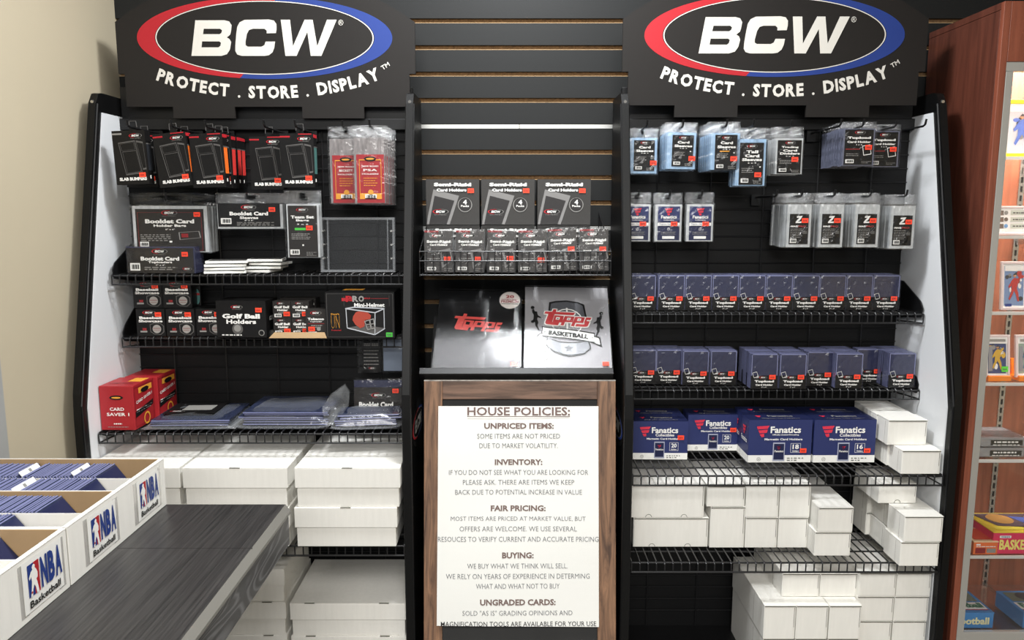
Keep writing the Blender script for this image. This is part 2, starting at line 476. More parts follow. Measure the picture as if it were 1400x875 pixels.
def make_pack(name, w_, h_, t, card, paint, cont, cmat, head=.16, cardm=None, st=None, filmm=None, headm=None, backing=None):
    """hanging pack: film bag, header with a hang hole, stacked contents, printed insert"""
    r = thing(name)
    u0, v0, u1, v1 = cont
    mb = MB(); mb.box(-w_ / 2 + u0 * w_, -w_ / 2 + u1 * w_, .0022, t - .0008, (1 - v1) * h_, (1 - v0) * h_, cmat); mb.build('contents', r)
    u0, v0, u1, v1 = card; cw, ch = (u1 - u0) * w_, (v1 - v0) * h_
    mb = MB(); x0 = -w_ / 2 + u0 * w_
    mb.box(x0, x0 + cw, .0012, .0021, (1 - v1) * h_, (1 - v0) * h_, cardm or CARDB)
    paint(Lab(mb, cw, ch, .0012, (1 - v1) * h_, x0)); mb.build('insert_card', r)
    if st: sticker(r, -w_ / 2 + st[0] * w_, (1 - st[1]) * h_, -.0006)
    crinkle_bag('film_bag', r, w_, h_ * (1 - head), t, 0, filmm or FILM, amp=.0012, seed=hash(name) % 97 if False else len(name) + int(w_ * 1e4))
    # header: two layers of film round a hang hole
    hw, hh = w_ / 2, h_ * head; zt = h_; zc = h_ - hh * .35; rnd = random.Random(int(w_ * 1e5)); mb = MB()
    nx, nz = 12, 5; vs = []; fs = []
    for j in range(nz + 1):
        for i in range(nx + 1):
            vs.append((-hw + w_ * i / nx, t * .5 + rnd.uniform(-.0025, .0025), h_ - hh + hh * j / nz))
    for j in range(nz):
        for i in range(nx):
            if j in (2, 3) and i in (5, 6): continue
            a = j * (nx + 1) + i; fs.append((a, a + 1, a + nx + 2, a + nx + 1))
    mb.add(vs, fs, headm or FILMH); mb.build('header', r)
    return r


def hook_run(K, x0, y0, x1, y1, yd, n, pitch, who, cat, group, dx=0, dz=0, tilt=0, names=None):
    cx, cy, z0, w_, h_ = rect(x0, y0, x1, y1, yd)
    for i in range(n):
        lab = (who % ORD[i]) if '%s' in who else who
        j = random.uniform(-.0015, .0015)
        K.put((cx + (j if i else 0) + dx * i, cy + i * pitch, z0 + dz * i + (random.uniform(-.002, .002) if i else 0)), lab, cat, group, (0, R(tilt + (random.uniform(-1, 1) if i else 0)), 0))


# ------------------------------------------------------------------ the room
mb = MB()
zs = [P(700, y, 2.25).z for y in (25, 61.5, 97.5, 133, 168.5, 204, 239.5)]
pitch = (zs[0] - zs[-1]) / 6
alu_i = {4: 1, 8: 1}
gs = [zs[0] + pitch * k for k in (3, 2, 1)] + [zs[0] - pitch * k for k in range(0, 26)]
gs = [g for g in gs if g < 2.72]
GW = .013; prev = 2.75
for g in gs:
    k = round((zs[0] - g) / pitch)
    if g - GW < .05: break
    mb.box(-1.112, 3, 0, .012, g, prev, SLAT)
    prev = g - GW
    mb.box(-1.112, 3, .0115, .016, prev - .004, g + .004, MDF)
    mb.box(-1.112, 3, .0005, .0118, prev - .0004, prev + .0014, MDFL)
    if k in (4, 8):
        mb.box(-.28, .32, -.001, .011, prev, g - .002, ALU); mb.box(.02, .022, -.0015, 0, prev, g - .002, SEAM)
mb.box(-1.112, 3, 0, .012, 0, prev, SLAT); mb.box(-1.112, 3, .016, .03, 0, 2.75, SLAT)
structure(mb.build('wall_back'))
mb = MB(); mb.box(-3, -1.112, 1.64 - D, .03, 0, 2.75, BEIGE, skip='f')
mb.add([(-3, 1.64 - D, 0), (-1.112, 1.64 - D, 0), (-1.112, 1.64 - D, 2.75), (-3, 1.64 - D, 2.75)], [(0, 1, 2, 3)], BEIGELIT)
structure(mb.build('wall_left'))
mb = MB(); mb.box(-3, 3, -6, .03, -.05, 0, FLOORM); structure(mb.build('floor'))
mb = MB(); mb.box(-3, 3, -6, .03, 2.75, 2.8, CEILM); structure(mb.build('ceiling'))
mb = MB(); mb.box(3, 3.05, -6, .03, 0, 2.75, BEIGE); structure(mb.build('wall_right'))

# ------------------------------------------------------------------ the two display racks
YB = 2.14            # depth of the wire grid
XL0, XL1 = -1.080, -.252
XR0, XR1 = .280, 1.108
ZK, ZT = 1.07, 1.85
DECK = .318
HZ = 1.757


def side_panel(root, xi, xo, white_on, logo_on=None):
    """upright side: black moulded frame with a sloped front; xi inner face, xo outer face"""
    yf0, yfk, yb = 2.02 - D, 1.84 - D, 2.19 - D
    out = [(yb, 0), (yfk, 0), (yfk, ZK - .03), (yfk + .004, ZK + .03), (yf0 - .004, ZT - .03), (yf0 + .014, ZT - .004), (yf0 + .03, ZT), (yb, ZT)]
    a, b = min(xi, xo), max(xi, xo)
    mb = MB(); mb.prism(out, 'x', a, b, BLK)
    # raised rim along the front
    fr = [(yfk, .02), (yfk, ZK), (yf0, ZT - .02)]
    sp = mb.build('side_panel', root, bevel=.004)
    if white_on:
        s_ = 1 if xi > xo else -1
        ins = [(yb - .035, DECK + .03), (yfk + .03, DECK + .03), (yfk + .03, ZK - .01), (yf0 + .022, ZT - .05), (yb - .035, ZT - .05)]
        mb = MB(); mb.prism(ins, 'x', xi - s_ * .001, xi + s_ * .0025, WPANEL); mb.build('white_insert', sp)
    mb = MB(); q = .012
    for s0, s1 in (((yfk + .006, .05), (yfk + .006, ZK)), ((yfk + .006, ZK), (yf0 + .006, ZT - .03))):
        mb.rod([(xi, s0[0], s0[1]), (xi, s1[0], s1[1])], .003, BLKM); mb.rod([(xo, s0[0], s0[1]), (xo, s1[0], s1[1])], .003, BLKM)
    mb.build('rim', sp)
    mb = MB(); mb.rod([((a + b) / 2, yf0 + .005, ZT - .024), ((a + b) / 2, yf0 - .004, ZT - .026)], .004, CHROME, 8); mb.build('bolt', sp)
    if logo_on is not None:
        mb = MB()
        ang = math.pi / 2 if logo_on > 0 else -math.pi / 2
        mb.M = Matrix.Translation((xo + logo_on * .0005, 2.0 - D, .99)) @ Matrix.Rotation(ang, 4, 'Z')
        mb.ell(0, 0, .12, .06, 0, INKB, 40); bcw(mb, 0, 0, .235, -.0006, big=True); mb.build('oval_logo', sp)
    return sp


def wire_shelf(root, x0, x1, z, yf, lip=.026, step=.0208, nx=3, bracket=0, slope=0):
    yb = YB - D - .004; y1 = yf - D
    mb = MB(); n = int((x1 - x0) / step)
    for i in range(n + 1):
        x = x0 + (x1 - x0) * i / n
        mb.rod([(x, yb, z), (x, y1 + .004, z), (x, y1, z - .004), (x, y1, z - lip)], .0018, WIRE, 6)
    for y, zz, r_ in [(y1 + .006, z - .004, .0024), (y1 - .001, z - lip, .0026), (yb, z - .003, .0025)] + [(y1 + (yb - y1) * k / nx, z - .004, .0022) for k in range(1, nx)]:
        mb.rod([(x0, y, zz), (x1, y, zz)], r_, WIRE, 6)
    for x in (x0, x1): mb.rod([(x, yb, z - .003), (x, y1, z - .003), (x, y1, z - lip), (x, yb, z - lip - .012)], .002, WIRE, 6)
    s = mb.build('wire_shelf', root)
    for x in (x0, x1):
        mb = MB()
        if bracket:
            pts = [(yb, z - .03), (y1 + .012, z - .012), (y1 + .006, z + .012), (y1 + .02, z + .03), (yb - .02, z + bracket), (yb, z + bracket)]
        else:
            pts = [(yb, z - .06), (yb - .03, z - .05), (y1 + .04, z - .02), (y1 + .01, z - .008), (y1 + .01, z - .004), (yb, z - .004)]
        mb.prism(pts, 'x', x - .0015, x + .0015, BLKM); mb.build('end_bracket', s)
    return s


def rack(name, x0, x1, xi0, xi1, label, shelves, hooks, inner_logo):
    r = thing(name, ((x0 + x1) / 2, 2.0 - D, 0)); tag(r, label, 'display rack')
    off = Vector((-(x0 + x1) / 2, -(2.0 - D), 0))
    # panels (built in world metres, shifted under the root)
    kids = []
    kids.append(side_panel(r, xi0, x0, x0 < -.5, -1 if x0 > 0 else None))
    kids.append(side_panel(r, xi1, x1, x1 > .5, 1 if x1 < 0 else None))
    mb = MB(); yb = YB - D
    mb.box(xi0, xi1, yb + .012, yb + .03, DECK, ZT - .06, GRIDM)
    n = int((ZT - .12 - DECK) / .037)
    for i in range(n + 1):
        z = DECK + .05 + .037 * i; mb.rod([(xi0, yb + .008, z), (xi1, yb + .008, z)], .0016, WIRE, 5)
    for i in range(1, 6):
        x = xi0 + (xi1 - xi0) * (i - .3) / 5.4; mb.rod([(x, yb + .005, DECK), (x, yb + .005, ZT - .06)], .0018, WIRE, 5)
    kids.append(mb.build('back_grid', r))
    mb = MB(); mb.box(xi0, xi1, yb - .012, yb + .03, ZT - .085, ZT - .055, BLKM); mb.box(xi0, xi1, yb + .005, yb + .03, ZT - .06, ZT + .03, BLKM)
    kids.append(mb.build('top_rail', r, bevel=.002))
    mb = MB(); mb.box(xi0, xi1, 1.86 - D, yb + .03, 0.0, DECK, BLKM); kids.append(mb.build('base_deck', r, bevel=.003))
    for s in shelves: kids.append(wire_shelf(r, *s[:4], **s[4]))
    for (x, z, yt) in hooks:
        mb = MB(); y1 = yt - D
        mb.rod([(x, yb, z), (x, y1 + .01, z), (x, y1, z + .004), (x, y1 - .004, z + .016)], .0026, BLKM, 7)
        mb.box(x - .012, x + .012, yb - .003, yb + .004, z - .022, z + .008, BLKM)
        kids.append(mb.build('peg_hook', r))
    for k in kids: k.location = off
    return r


lshelves = [(-1.045, XL1 - .022, 1.384, 2.0, dict(bracket=.075)), (-1.045, XL1 - .022, 1.213, 2.03, dict(bracket=.075)),
            (-1.056, XL1 - .020, .987, 1.9, dict(nx=4)), (-1.056, XL1 - .020, .714, 1.835, dict(nx=4))]
rshelves = [(XR0 + .025, 1.082, 1.282, 2.0, dict(bracket=.075)), (XR0 + .025, 1.087, 1.077, 2.0, dict(bracket=.06)),
            (XR0 + .025, 1.088, .888, 1.863, dict(nx=4)), (XR0 + .025, 1.088, .662, 1.85, dict(nx=4))]


def hx(px, py, yd): return P(px, py, yd).x


lhooks = [(hx(x, 165, 2.0), HZ, 1.97) for x in (182, 241, 287, 366, 408)] + [(hx(473, 170, 2.02), HZ, 1.98), (hx(506, 170, 1.985) + .003, HZ, 1.96)] + \
         [(hx(415, 259, 2.01), 1.578, 1.985), (hx(234, 262, 2.04), 1.578, 2.01), (hx(343, 262, 2.04), 1.578, 2.01)]
rhooks = [(hx(x, 164, y), HZ, min(y, 2.0) - .03) for x, y in ((878.5, 2.04), (930.5, 2.0), (989.5, 1.985), (1025.5, 1.985), (1076.5, 2.0), (1143, 1.98), (1173.5, 1.985), (1207.5, 2.04), (1257, 1.98))] + \
         [(hx(x, 257, y), 1.585, y - .03) for x, y in ((870.5, 2.025), (913, 2.025), (956, 2.025), (1057, 2.0), (1091, 1.99), (1135, 1.99), (1183.5, 1.99), (1232, 1.99))]
rack('display_rack', XL0, XL1, XL0 + .018, XL1 - .018, 'left black display rack with wire shelves beside beige wall', lshelves, lhooks, None)
rack('display_rack', XR0, XR1, XR0 + .018, XR1 - .018, 'right black display rack with wire shelves beside wooden showcase', rshelves, rhooks, None)


# ------------------------------------------------------------------ header signs
def header_sign():
    r = thing('header_sign'); yd = 2.11; c = 367
    q = lambda px, py: ((P(px, py, yd).x - P(c, 100, yd).x), P(c, py, yd).z - P(c, 146, yd).z)
    W = .394
    zb = 0; zs_ = q(163, 30)[1]
    WL = .378; zn = .085
    pts = [(-WL, zb), (-WL, zn), (-W, zn), (-W, zs_)]
    for i in range(1, 24):
        t = -1 + 2 * i / 24; pts.append((W * t, zs_ + .125 * (1 - abs(t) ** 2.2)))
    pts += [(W, zs_), (W, zn), (WL, zn), (WL, zb)]
    t1, t2 = .09, .255
    pts += [(t2, zb), (t2, -.03), (t1, -.03), (t1, zb), (-t1, zb), (-t1, -.03), (-t2, -.03), (-t2, zb)]
    mb = MB(); mb.prism(pts, 'y', 0, .008, SIGNB); k = P(540, 52, yd).x - P(191, 52, yd).x
    cz = q(367, 52)[1]
    bcw(mb, -.002, cz, k, -.0006, big=True, e=.0006); s = 'PROTECT . STORE . DISPLAY'; mpp = k / 349
    hh = 17 * mpp
    wd = [{'.': .9, ' ': .52}.get(ch) or text_tris(ch, .03, 0)[2] * 1.22 + .13 for ch in s]
    tot = sum(wd); N = 600; prev = None; L = 0; tab = []
    for i in range(N + 1):
        t = R(219.5) + (R(322) - R(219.5)) * i / N; p = (196 * mpp * math.cos(t), cz - 4 * mpp + 68 * mpp * math.sin(t))
        if prev: L += math.hypot(p[0] - prev[0], p[1] - prev[1])
        tab.append((L, p)); prev = p
    acc = 0; sc_ = L / tot
    for ch, wch in zip(s, wd):
        m_ = (acc + wch / 2) * sc_; acc += wch
        if ch == ' ': continue
        j = next(i for i, tt in enumerate(tab) if tt[0] >= m_); j = min(max(j, 6), N - 6)
        p = tab[j][1]; a = math.atan2(tab[j + 6][1][1] - tab[j - 6][1][1], tab[j + 6][1][0] - tab[j - 6][1][0])
        if ch == '.': mb.text('.', p[0], p[1] - hh * .4, 3.6 * mpp, 3.6 * mpp, -.0006, SIGNW, .0)
        else: mb.text(ch, p[0], p[1], (wch - .13) * sc_, hh, -.0006, SIGNW, .045, 0, a)
    mb.text('TM', 163 * mpp, cz - 37 * mpp, 12 * mpp, 6 * mpp, -.0006, SIGNW, .01, 0, R(32)); mb.build('board', r)
    return Kind(r)


SG = header_sign()
p = P(367, 146, 2.11); SG.put(tuple(p), 'black arched sign with red and blue oval on left rack', 'sign', 'header signs')
p = P(1055.5, 144, 2.07); SG.put(tuple(p), 'black arched sign with red and blue oval on right rack', 'sign', 'header signs')


# ------------------------------------------------------------------ left rack: boxes of card-slab guards on the top hooks
def slab_box(colm, w_=.0865, h_=.135, t=.026, redtag=True):
    r = thing('slab_guard_box'); mb = MB(); mb.box(-w_ / 2, w_ / 2, 0, t, 0, h_, CARDB)
    L = Lab(mb, w_, h_)
    L.frame([(.17, .22), (.69, .185), (.84, .80), (.33, .83)], .07, INKD); L.frame([(.22, .25), (.65, .22), (.69, .35), (.26, .37)], .05, INKD)
    L.frame([(.28, .39), (.70, .37), (.80, .77), (.37, .80)], .04, INKD)
    L.frame([(.72, .19), (.93, .22), (.97, .73), (.86, .74)], .12, INKD)
    L.logo(.72, .10, .40); L.T('SLAB BUMPERS', .53, .90, .84, .062, bold=.06)
    L.R(.0, .045, .30, .075, RED if redtag else INKG)
    if redtag: L.R(.55, .005, .95, .025, RED)
    mb.build('carton', r, bevel=.0008)
    mb = MB(); x = w_ / 2 + .0006
    mb.box(x - .001, x, .004, t - .003, h_ * .25, h_ * .74, colm); mb.box(x - .001, x + .0004, .003, t - .002, h_ * .74, h_ * .76, INKD)
    mb.box(x - .001, x + .0004, .009, .012, h_ * .1, h_ * .16, WHITE)
    if redtag: mb.box(x - .001, x + .0003, 0.001, t - .001, h_ * .92, h_ * .98, RED)
    mb.build('colour_window', r)
    sticker(r, w_ * .33, h_ * .17, -.0012)
    mb = MB(); mb.box(-.010, .010, t, t + .0008, h_ * .7, h_ + .012, CARDB); mb.rod([(-.010, t + .0004, h_ + .01), (-.009, t + .0004, h_ + .026), (.009, t + .0004, h_ + .026), (.010, t + .0004, h_ + .01)], .0011, INKD, 5)
    mb.build('hang_tab', r)
    return Kind(r)


SLABC = {'black': mat('window_black', '2A2C30', .3), 'orange': mat('window_orange', 'E8702A', .35), 'red': mat('window_red', 'D23A36', .35),
         'blue': mat('window_blue', '26348C', .35), 'teal': mat('window_teal', '4C7470', .35), 'maroon': mat('window_maroon', '5A2226', .35)}
SB = {k: slab_box(v, redtag=(k != 'black')) for k, v in SLABC.items()}
GSL = 'slab guard boxes on the top left hooks'


def put_slab(colr, px0, py1, yd, label, tilt=0):
    p = P(px0 + 22, py1, yd); SB[colr].put(tuple(p), label, 'box', GSL, (0, R(tilt), R(-4)))


put_slab('black', 160, 252, 2.00, 'black slab guard box with grey tag at the far left of the top hooks', -2)
put_slab('maroon', 173, 256, 2.07, 'slab guard box with maroon side behind the far left one')
put_slab('orange', 219, 255, 2.00, 'tilted slab guard box with thin orange side on second hook', -5)
put_slab('black', 228, 257, 2.06, 'slab guard box hidden behind the tilted orange one')
put_slab('orange', 265, 256, 2.00, 'slab guard box with wide orange side on third hook', -2)
put_slab('red', 275, 257, 2.04, 'red-sided slab guard box right behind the wide orange one')
put_slab('red', 283, 257, 2.08, 'red-sided slab guard box third on the third hook')
put_slab('red', 289, 257, 2.12, 'red-sided slab guard box at the back of the third hook')
put_slab('blue', 344, 259, 2.03, 'slab guard box with blue side on fourth hook')
put_slab('teal', 386, 256, 2.00, 'slab guard box with teal side on fifth hook')


# red card-holder packs
def p_red(L, big):
    L.frame([(.1, .1), (.9, .1), (.9, .92), (.1, .92)], .05, GOLD); L.E(.5, .09, .22, INKB, rv=.05); L.E(.5, .09, .15, GOLD, k=2, rv=.02)
    L.T(big, .5, .32, .5, .05); L.T('SEMI RIGID', .5, .24, .6, .03); L.T('HOLDERS', .5, .4, .6, .03); L.lines(.25, .48, .75, 4, .05, .015, GOLD)
    L.R(.12, .80, .88, .90, GOLD); L.E(.5, .78, .1, GOLD); L.bar(.5, .87, .42, .1)


def red_pack(big, name, cm):
    _, _, _, w_, h_ = rect(483, 170, 529, 278, 1.99)
    return Kind(make_pack(name, w_, h_, .012, (.12, .37, .94, .985), lambda L: p_red(L, big), (.05, .16, .96, .99), cm, head=.13, cardm=CARDRED, filmm=FILMC, headm=FILMH))


REDC = mat('red_stack', '8F8988', .3, .6, noise=.3, nscale=40, stretch=(4, 1, 1))
KA = red_pack('BECKETT', 'card_holder_pack', REDC); KB = red_pack('PSA', 'card_holder_pack', REDC)
GR = 'red card holder packs'
hook_run(KA, 450, 180, 496, 279, 2.02, 3, .018, '%s red card holder pack on the left of the two red hooks', 'holder pack', GR)
hook_run(KB, 483, 170, 529, 279, 1.985, 8, .0175, '%s red card holder pack on the right of the two red hooks', 'holder pack', GR, .0010, -.0003)


# booklet packs
def txt2(L, a, b, va, vb, wa, wb, ha, hb):
    L.T(a, .5, va, wa, ha, bold=.05); L.T(b, .5, vb, wb, hb, bold=.04)


def p_booklet(L):
    L.frame([(.03, .08), (.97, .08), (.97, .98), (.03, .98)], .012, DKRED); L.logo(.5, .09, .24)
    txt2(L, 'Booklet Card', 'Holder Bags', .29, .40, .72, .48, .10, .075); L.T('8" x 6"', .5, .48, .14, .03)
    L.lines(.06, .60, .5, 4, .045, .02); L.frame([(.62, .55), (.93, .52), (.95, .68), (.63, .73)], .1, INKG); L.R(.66, .58, .76, .67, DKRED)
    L.bar(.11, .83, .13, .11); L.R(.48, .75, .52, .79, WHITE)


_, _, _, w_, h_ = rect(181, 264, 287, 346, 2.06)
K = Kind(make_pack('booklet_bag_pack', w_, h_, .014, (.07, .27, .94, .97), p_booklet, (.03, .22, .985, .985), SLEEVEW, head=.2, cardm=CARDG, st=(.86, .36), headm=FILM))
hook_run(K, 181, 264, 287, 346, 2.04, 4, .018, '%s large booklet bag pack hanging at the left above the top shelf', 'bag pack', 'large booklet bag packs')


def p_bsleeve(L):
    L.logo(.5, .14, .25); txt2(L, 'Booklet Card', 'Sleeves', .42, .60, .62, .3, .17, .12); L.T('8" x 6"', .5, .72, .14, .05); L.bar(.13, .75, .17, .26)
    L.lines(.3, .80, .9, 3, .06, .025)


_, _, _, w_, h_ = rect(296, 264, 390, 314, 2.05)
K = Kind(make_pack('booklet_sleeve_pack', w_, h_, .012, (.03, .3, .93, .92), p_bsleeve, (.02, .3, .97, .97), SLEEVEW, head=.27, cardm=CARDB, st=(.82, .45)))
hook_run(K, 296, 264, 390, 314, 2.04, 2, .02, '%s wide booklet sleeve pack hanging above the white flat packs', 'sleeve pack', 'wide booklet sleeve packs')


def p_team(L):
    L.logo(.5, .08, .42); txt2(L, 'Team Set', 'Bags', .22, .29, .8, .45, .06, .055); L.T('3 x 6', .5, .36, .4, .025); L.R(.22, .43, .6, .475, GREENS)
    L.lines(.1, .54, .75, 4, .032, .015); L.R(.46, .75, .52, .78, WHITE); L.bar(.2, .90, .32, .1); L.lines(.6, .9, .95, 3, .03, .012)


_, _, _, w_, h_ = rect(391, 262, 439, 354, 2.02)
K = Kind(make_pack('team_bag_pack', w_, h_, .012, (.1, .22, .92, .985), p_team, (.06, .2, .98, .99), SLEEVEW, head=.2, cardm=CARDG, st=(.7, .55)))
hook_run(K, 391, 262, 439, 353, 2.01, 2, .02, '%s tall team bag pack hanging beside the clear display case', 'bag pack', 'tall team bag packs')


# ------------------------------------------------------------------ top shelf
def flat_pack(x, y, z, w_, d_, label, rz, film_h=.012):
    r = thing('white_flat_pack', (x, y, z), (0, 0, R(rz)))
    mb = MB(); mb.box(-w_ / 2, w_ / 2, -d_ / 2, d_ / 2, 0, .0062, WHITE); mb.box(-w_ / 2 + .004, w_ / 2 - .004, -d_ / 2 + .004, d_ / 2 - .004, .0062, .0066, INKD); mb.build('board', r, bevel=.0006)
    mb = MB(); rnd = random.Random(int(x * 1e4 + z * 1e5)); n = 6; vs = []; fs = []
    for j in range(n + 1):
        for i in range(n + 1): vs.append((-w_ / 2 - .004 + (w_ + .012) * i / n, -d_ / 2 - .003 + (d_ + .006) * j / n, .0070 + rnd.random() * .0012))
    for j in range(n):
        for i in range(n): a = j * (n + 1) + i; fs.append((a, a + 1, a + n + 2, a + n + 1))
    mb.add(vs, fs, FILM); mb.build('film_sleeve', r)
    tag(r, label, 'flat pack', 'white flat packs on the top shelf')


zs1 = 1.386
for k, (px, w_, rz, nm) in enumerate([(311, .104, 12, 'bottom'), (312, .102, 9, 'second'), (311, .104, 14, 'third'), (314, .105, 11, 'top')]):
    p = P(px, 372, 2.055); flat_pack(p.x, p.y, zs1 + .0088 * k, w_, .09, 'flat white pack in clear film, %s of the left stack on the top shelf' % nm, rz)
for k, (px, w_, rz, nm) in enumerate([(359, .078, -10, 'bottom'), (366, .092, 2, 'second'), (371, .088, -6, 'third'), (366, .090, 9, 'top')]):
    p = P(px, 372, 2.085); flat_pack(p.x, p.y, zs1 + .0096 * k, w_, .08, 'flat white pack in clear film, %s of the right stack on the top shelf' % nm, rz)


def p_btop(L):
    L.logo(.5, .13, .24); txt2(L, 'Booklet Card', 'Toploaders', .42, .57, .58, .36, .16, .11); L.T('7" x 4"', .5, .68, .14, .05); L.bar(.12, .75, .15, .3); L.lines(.26, .75, .75, 2, .08, .04); L.logo(.9, .82, .14)


def standing(name, w_, h_, t, card, paint, cm, contm, filmm=FILM, st=None, over=.004, edge=None):
    """wrapped bundle that stands on a shelf: rigid contents, printed front card, film round it"""
    r = thing(name)
    mb = MB(); mb.box(-w_ / 2, w_ / 2, .0015, t, 0, h_, contm)
    if edge:
        e = .0022
        for a in ((-w_ / 2, w_ / 2, h_ - e, h_), (-w_ / 2, -w_ / 2 + e, 0, h_), (w_ / 2 - e, w_ / 2, 0, h_)): mb.box(a[0], a[1], .0008, .0015, a[2], a[3], edge)
        for k in range(1, 8):
            y = .0015 + (t - .0015) * k / 8
            mb.box(-w_ / 2, w_ / 2, y - .0005, y + .0005, h_, h_ + .0006, edge); mb.box(-w_ / 2 - .0005, -w_ / 2, y - .0005, y + .0005, 0, h_, edge); mb.box(w_ / 2, w_ / 2 + .0005, y - .0005, y + .0005, 0, h_, edge)
    mb.build('holder_stack' if edge else 'contents', r)
    u0, v0, u1, v1 = card; cw, ch = (u1 - u0) * w_, (v1 - v0) * h_; x0 = -w_ / 2 + u0 * w_
    mb = MB(); mb.box(x0, x0 + cw, 0, .0008, (1 - v1) * h_, (1 - v0) * h_, cm); paint(Lab(mb, cw, ch, 0, (1 - v1) * h_, x0)); mb.build('insert_card', r)
    if st: sticker(r, -w_ / 2 + st[0] * w_, (1 - st[1]) * h_, -.0014)
    crinkle_bag('film_wrap', r, w_ + .003, h_ + over, t + .003, 0, filmm, amp=.0013, seed=int(w_ * 1e4), y0=-.0016)
    return r


_, _, _, w_, h_ = rect(173, 336, 268, 372, 2.02)
r = standing('booklet_holder_pack', w_, h_, .05, (0, .05, .98, 1), p_btop, CARDG, HOLDER, st=(.86, .28), filmm=FILMC, over=.008)
p = P(221, 372, 2.015); tag(r, 'wrapped pack of rigid booklet holders at the left end of the top shelf', 'holder pack'); r.location = (p.x, p.y, 1.3865); r.rotation_euler = (0, 0, R(-3))


def display_case():
    cx, cy, z0, w_, h_ = rect(438, 300, 540, 375, 2.03)
    r = thing('display_case', (cx, cy, 1.388), (R(-3), 0, 0)); tag(r, 'empty clear acrylic display case with six screws standing on the top shelf', 'display case')
    mb = MB(); mb.box(-w_ / 2, w_ / 2, 0, .006, 0, h_, ACRYL); f = mb.build('front_plate', r, bevel=.001)
    mb = MB(); mb.box(-w_ / 2, w_ / 2, .02, .025, 0, h_, ACRYL); mb.build('back_plate', r, bevel=.001)
    mb = MB(); e = .006; m = film('acrylic_edge', fac=.25, rough=.15, bump=.05, milk=.4)
    for a in ((-w_ / 2, w_ / 2, 0, e), (-w_ / 2, w_ / 2, h_ - e, h_), (-w_ / 2, -w_ / 2 + e, e, h_ - e), (w_ / 2 - e, w_ / 2, e, h_ - e)): mb.box(a[0], a[1], .0065, .0195, a[2], a[3], m)
    e2 = .018
    mb.box(-w_ / 2 + e2, -w_ / 2 + e2 + .002, .0065, .0195, e, h_ - e, m); mb.box(w_ / 2 - e2 - .002, w_ / 2 - e2, .0065, .0195, e, h_ - e, m)
    mb.build('rim', r)
    for x in (-w_ / 2 + .008, w_ / 2 - .008):
        for z in (.25, .5, .75):
            mb = MB(); mb.rod([(x, -.0015, z * h_), (x, .026, z * h_)], .0026, CHROME, 8); mb.build('screw', r)


display_case()


# ------------------------------------------------------------------ second shelf
zs2 = 1.2155


def carton(name, w_, h_, t, paint, m, side=None, st=None, stm=None, top=None, bevel=.0008):
    r = thing(name); mb = MB(); mb.box(-w_ / 2, w_ / 2, 0, t, 0, h_, m); paint(Lab(mb, w_, h_))
    if side:
        for sx, ang in ((1, 90), (-1, -90)):
            mb.M = Matrix.Translation((sx * w_ / 2, t / 2, 0)) @ Matrix.Rotation(R(ang), 4, 'Z'); side(Lab(mb, t, h_)); mb.M = None
    if top:
        mb.M = Matrix.Translation((0, t / 2, h_)) @ Matrix.Rotation(R(-90), 4, 'X') @ Matrix.Translation((0, 0, -t / 2)); top(Lab(mb, w_, t)); mb.M = None
    mb.build('carton', r, bevel=bevel)
    if st: sticker(r, -w_ / 2 + st[0] * w_, (1 - st[1]) * h_, -.0015, stm)
    return r


def p_ball(L):
    L.logo(.46, .13, .46); txt2(L, 'Baseball', 'Showcase', .32, .44, .78, .84, .10, .10)
    L.poly([(.46, .56), (.64, .5), (.86, .52), (.96, .62), (.96, .84), (.84, .95), (.6, .93), (.47, .84)], INKD); L.poly([(.49, .58), (.65, .53), (.85, .55), (.93, .63), (.93, .82), (.83, .92), (.61, .90), (.5, .82)], INKB, 2)
    L.E(.71, .73, .15, mat('ball_grey', '9C9893', .6), k=3); L.R(.58, .70, .84, .715, DKRED, 4); L.R(.6, .78, .82, .79, DKRED, 4)
    L.R(.12, .80, .36, .86, INKG); L.R(.2, .70, .34, .79, DKRED)


_, _, _, w_, h_ = rect(187, 417, 226, 453, 2.04)
K = Kind(carton('baseball_case_box', w_, .0735, w_, p_ball, CARDB, st=(.78, .2)))
gb = 'baseball case boxes on the second shelf'
for (px, lev, yd, lab) in [(207, 0, 2.035, 'black baseball case box, bottom row left end of second shelf'), (247.5, 0, 2.035, 'black baseball case box, bottom row second from the left'),
                           (288, 0, 2.04, 'black baseball case box half hidden by the golf ball holder box'), (205, 1, 2.05, 'black baseball case box, upper row left one'), (245, 1, 2.05, 'black baseball case box, upper row right one')]:
    p = P(px, 453, yd); K.put((p.x, p.y, zs2 + lev * .0742), lab, 'box', gb, (0, 0, R(1.5 if lev else 0)))


def p_golf(L):
    L.logo(.42, .17, .24); txt2(L, 'Golf Ball', 'Holders', .42, .57, .76, .6, .13, .12); L.E(.42, .77, .11, INKD); L.E(.42, .75, .07, INKG, k=2); L.lines(.1, .92, .5, 1, .05, .03, WHITE); L.E(.9, .87, .06, INKG); L.E(.9, .87, .045, INKB, k=2)


_, _, _, w_, h_ = rect(297, 410, 366, 460, 2.02)
r = carton('golf_ball_holder_box', w_, h_, .09, p_golf, CARDB, side=lambda L: L.T('GOLF BALL', .5, .5, .5, .12), st=(.86, .25), bevel=.001)
p = P(331, 460, 2.015); r.location = (p.x, p.y, zs2); r.rotation_euler = (0, 0, R(-3)); tag(r, 'large black golf ball holder box in the middle of the second shelf', 'box')
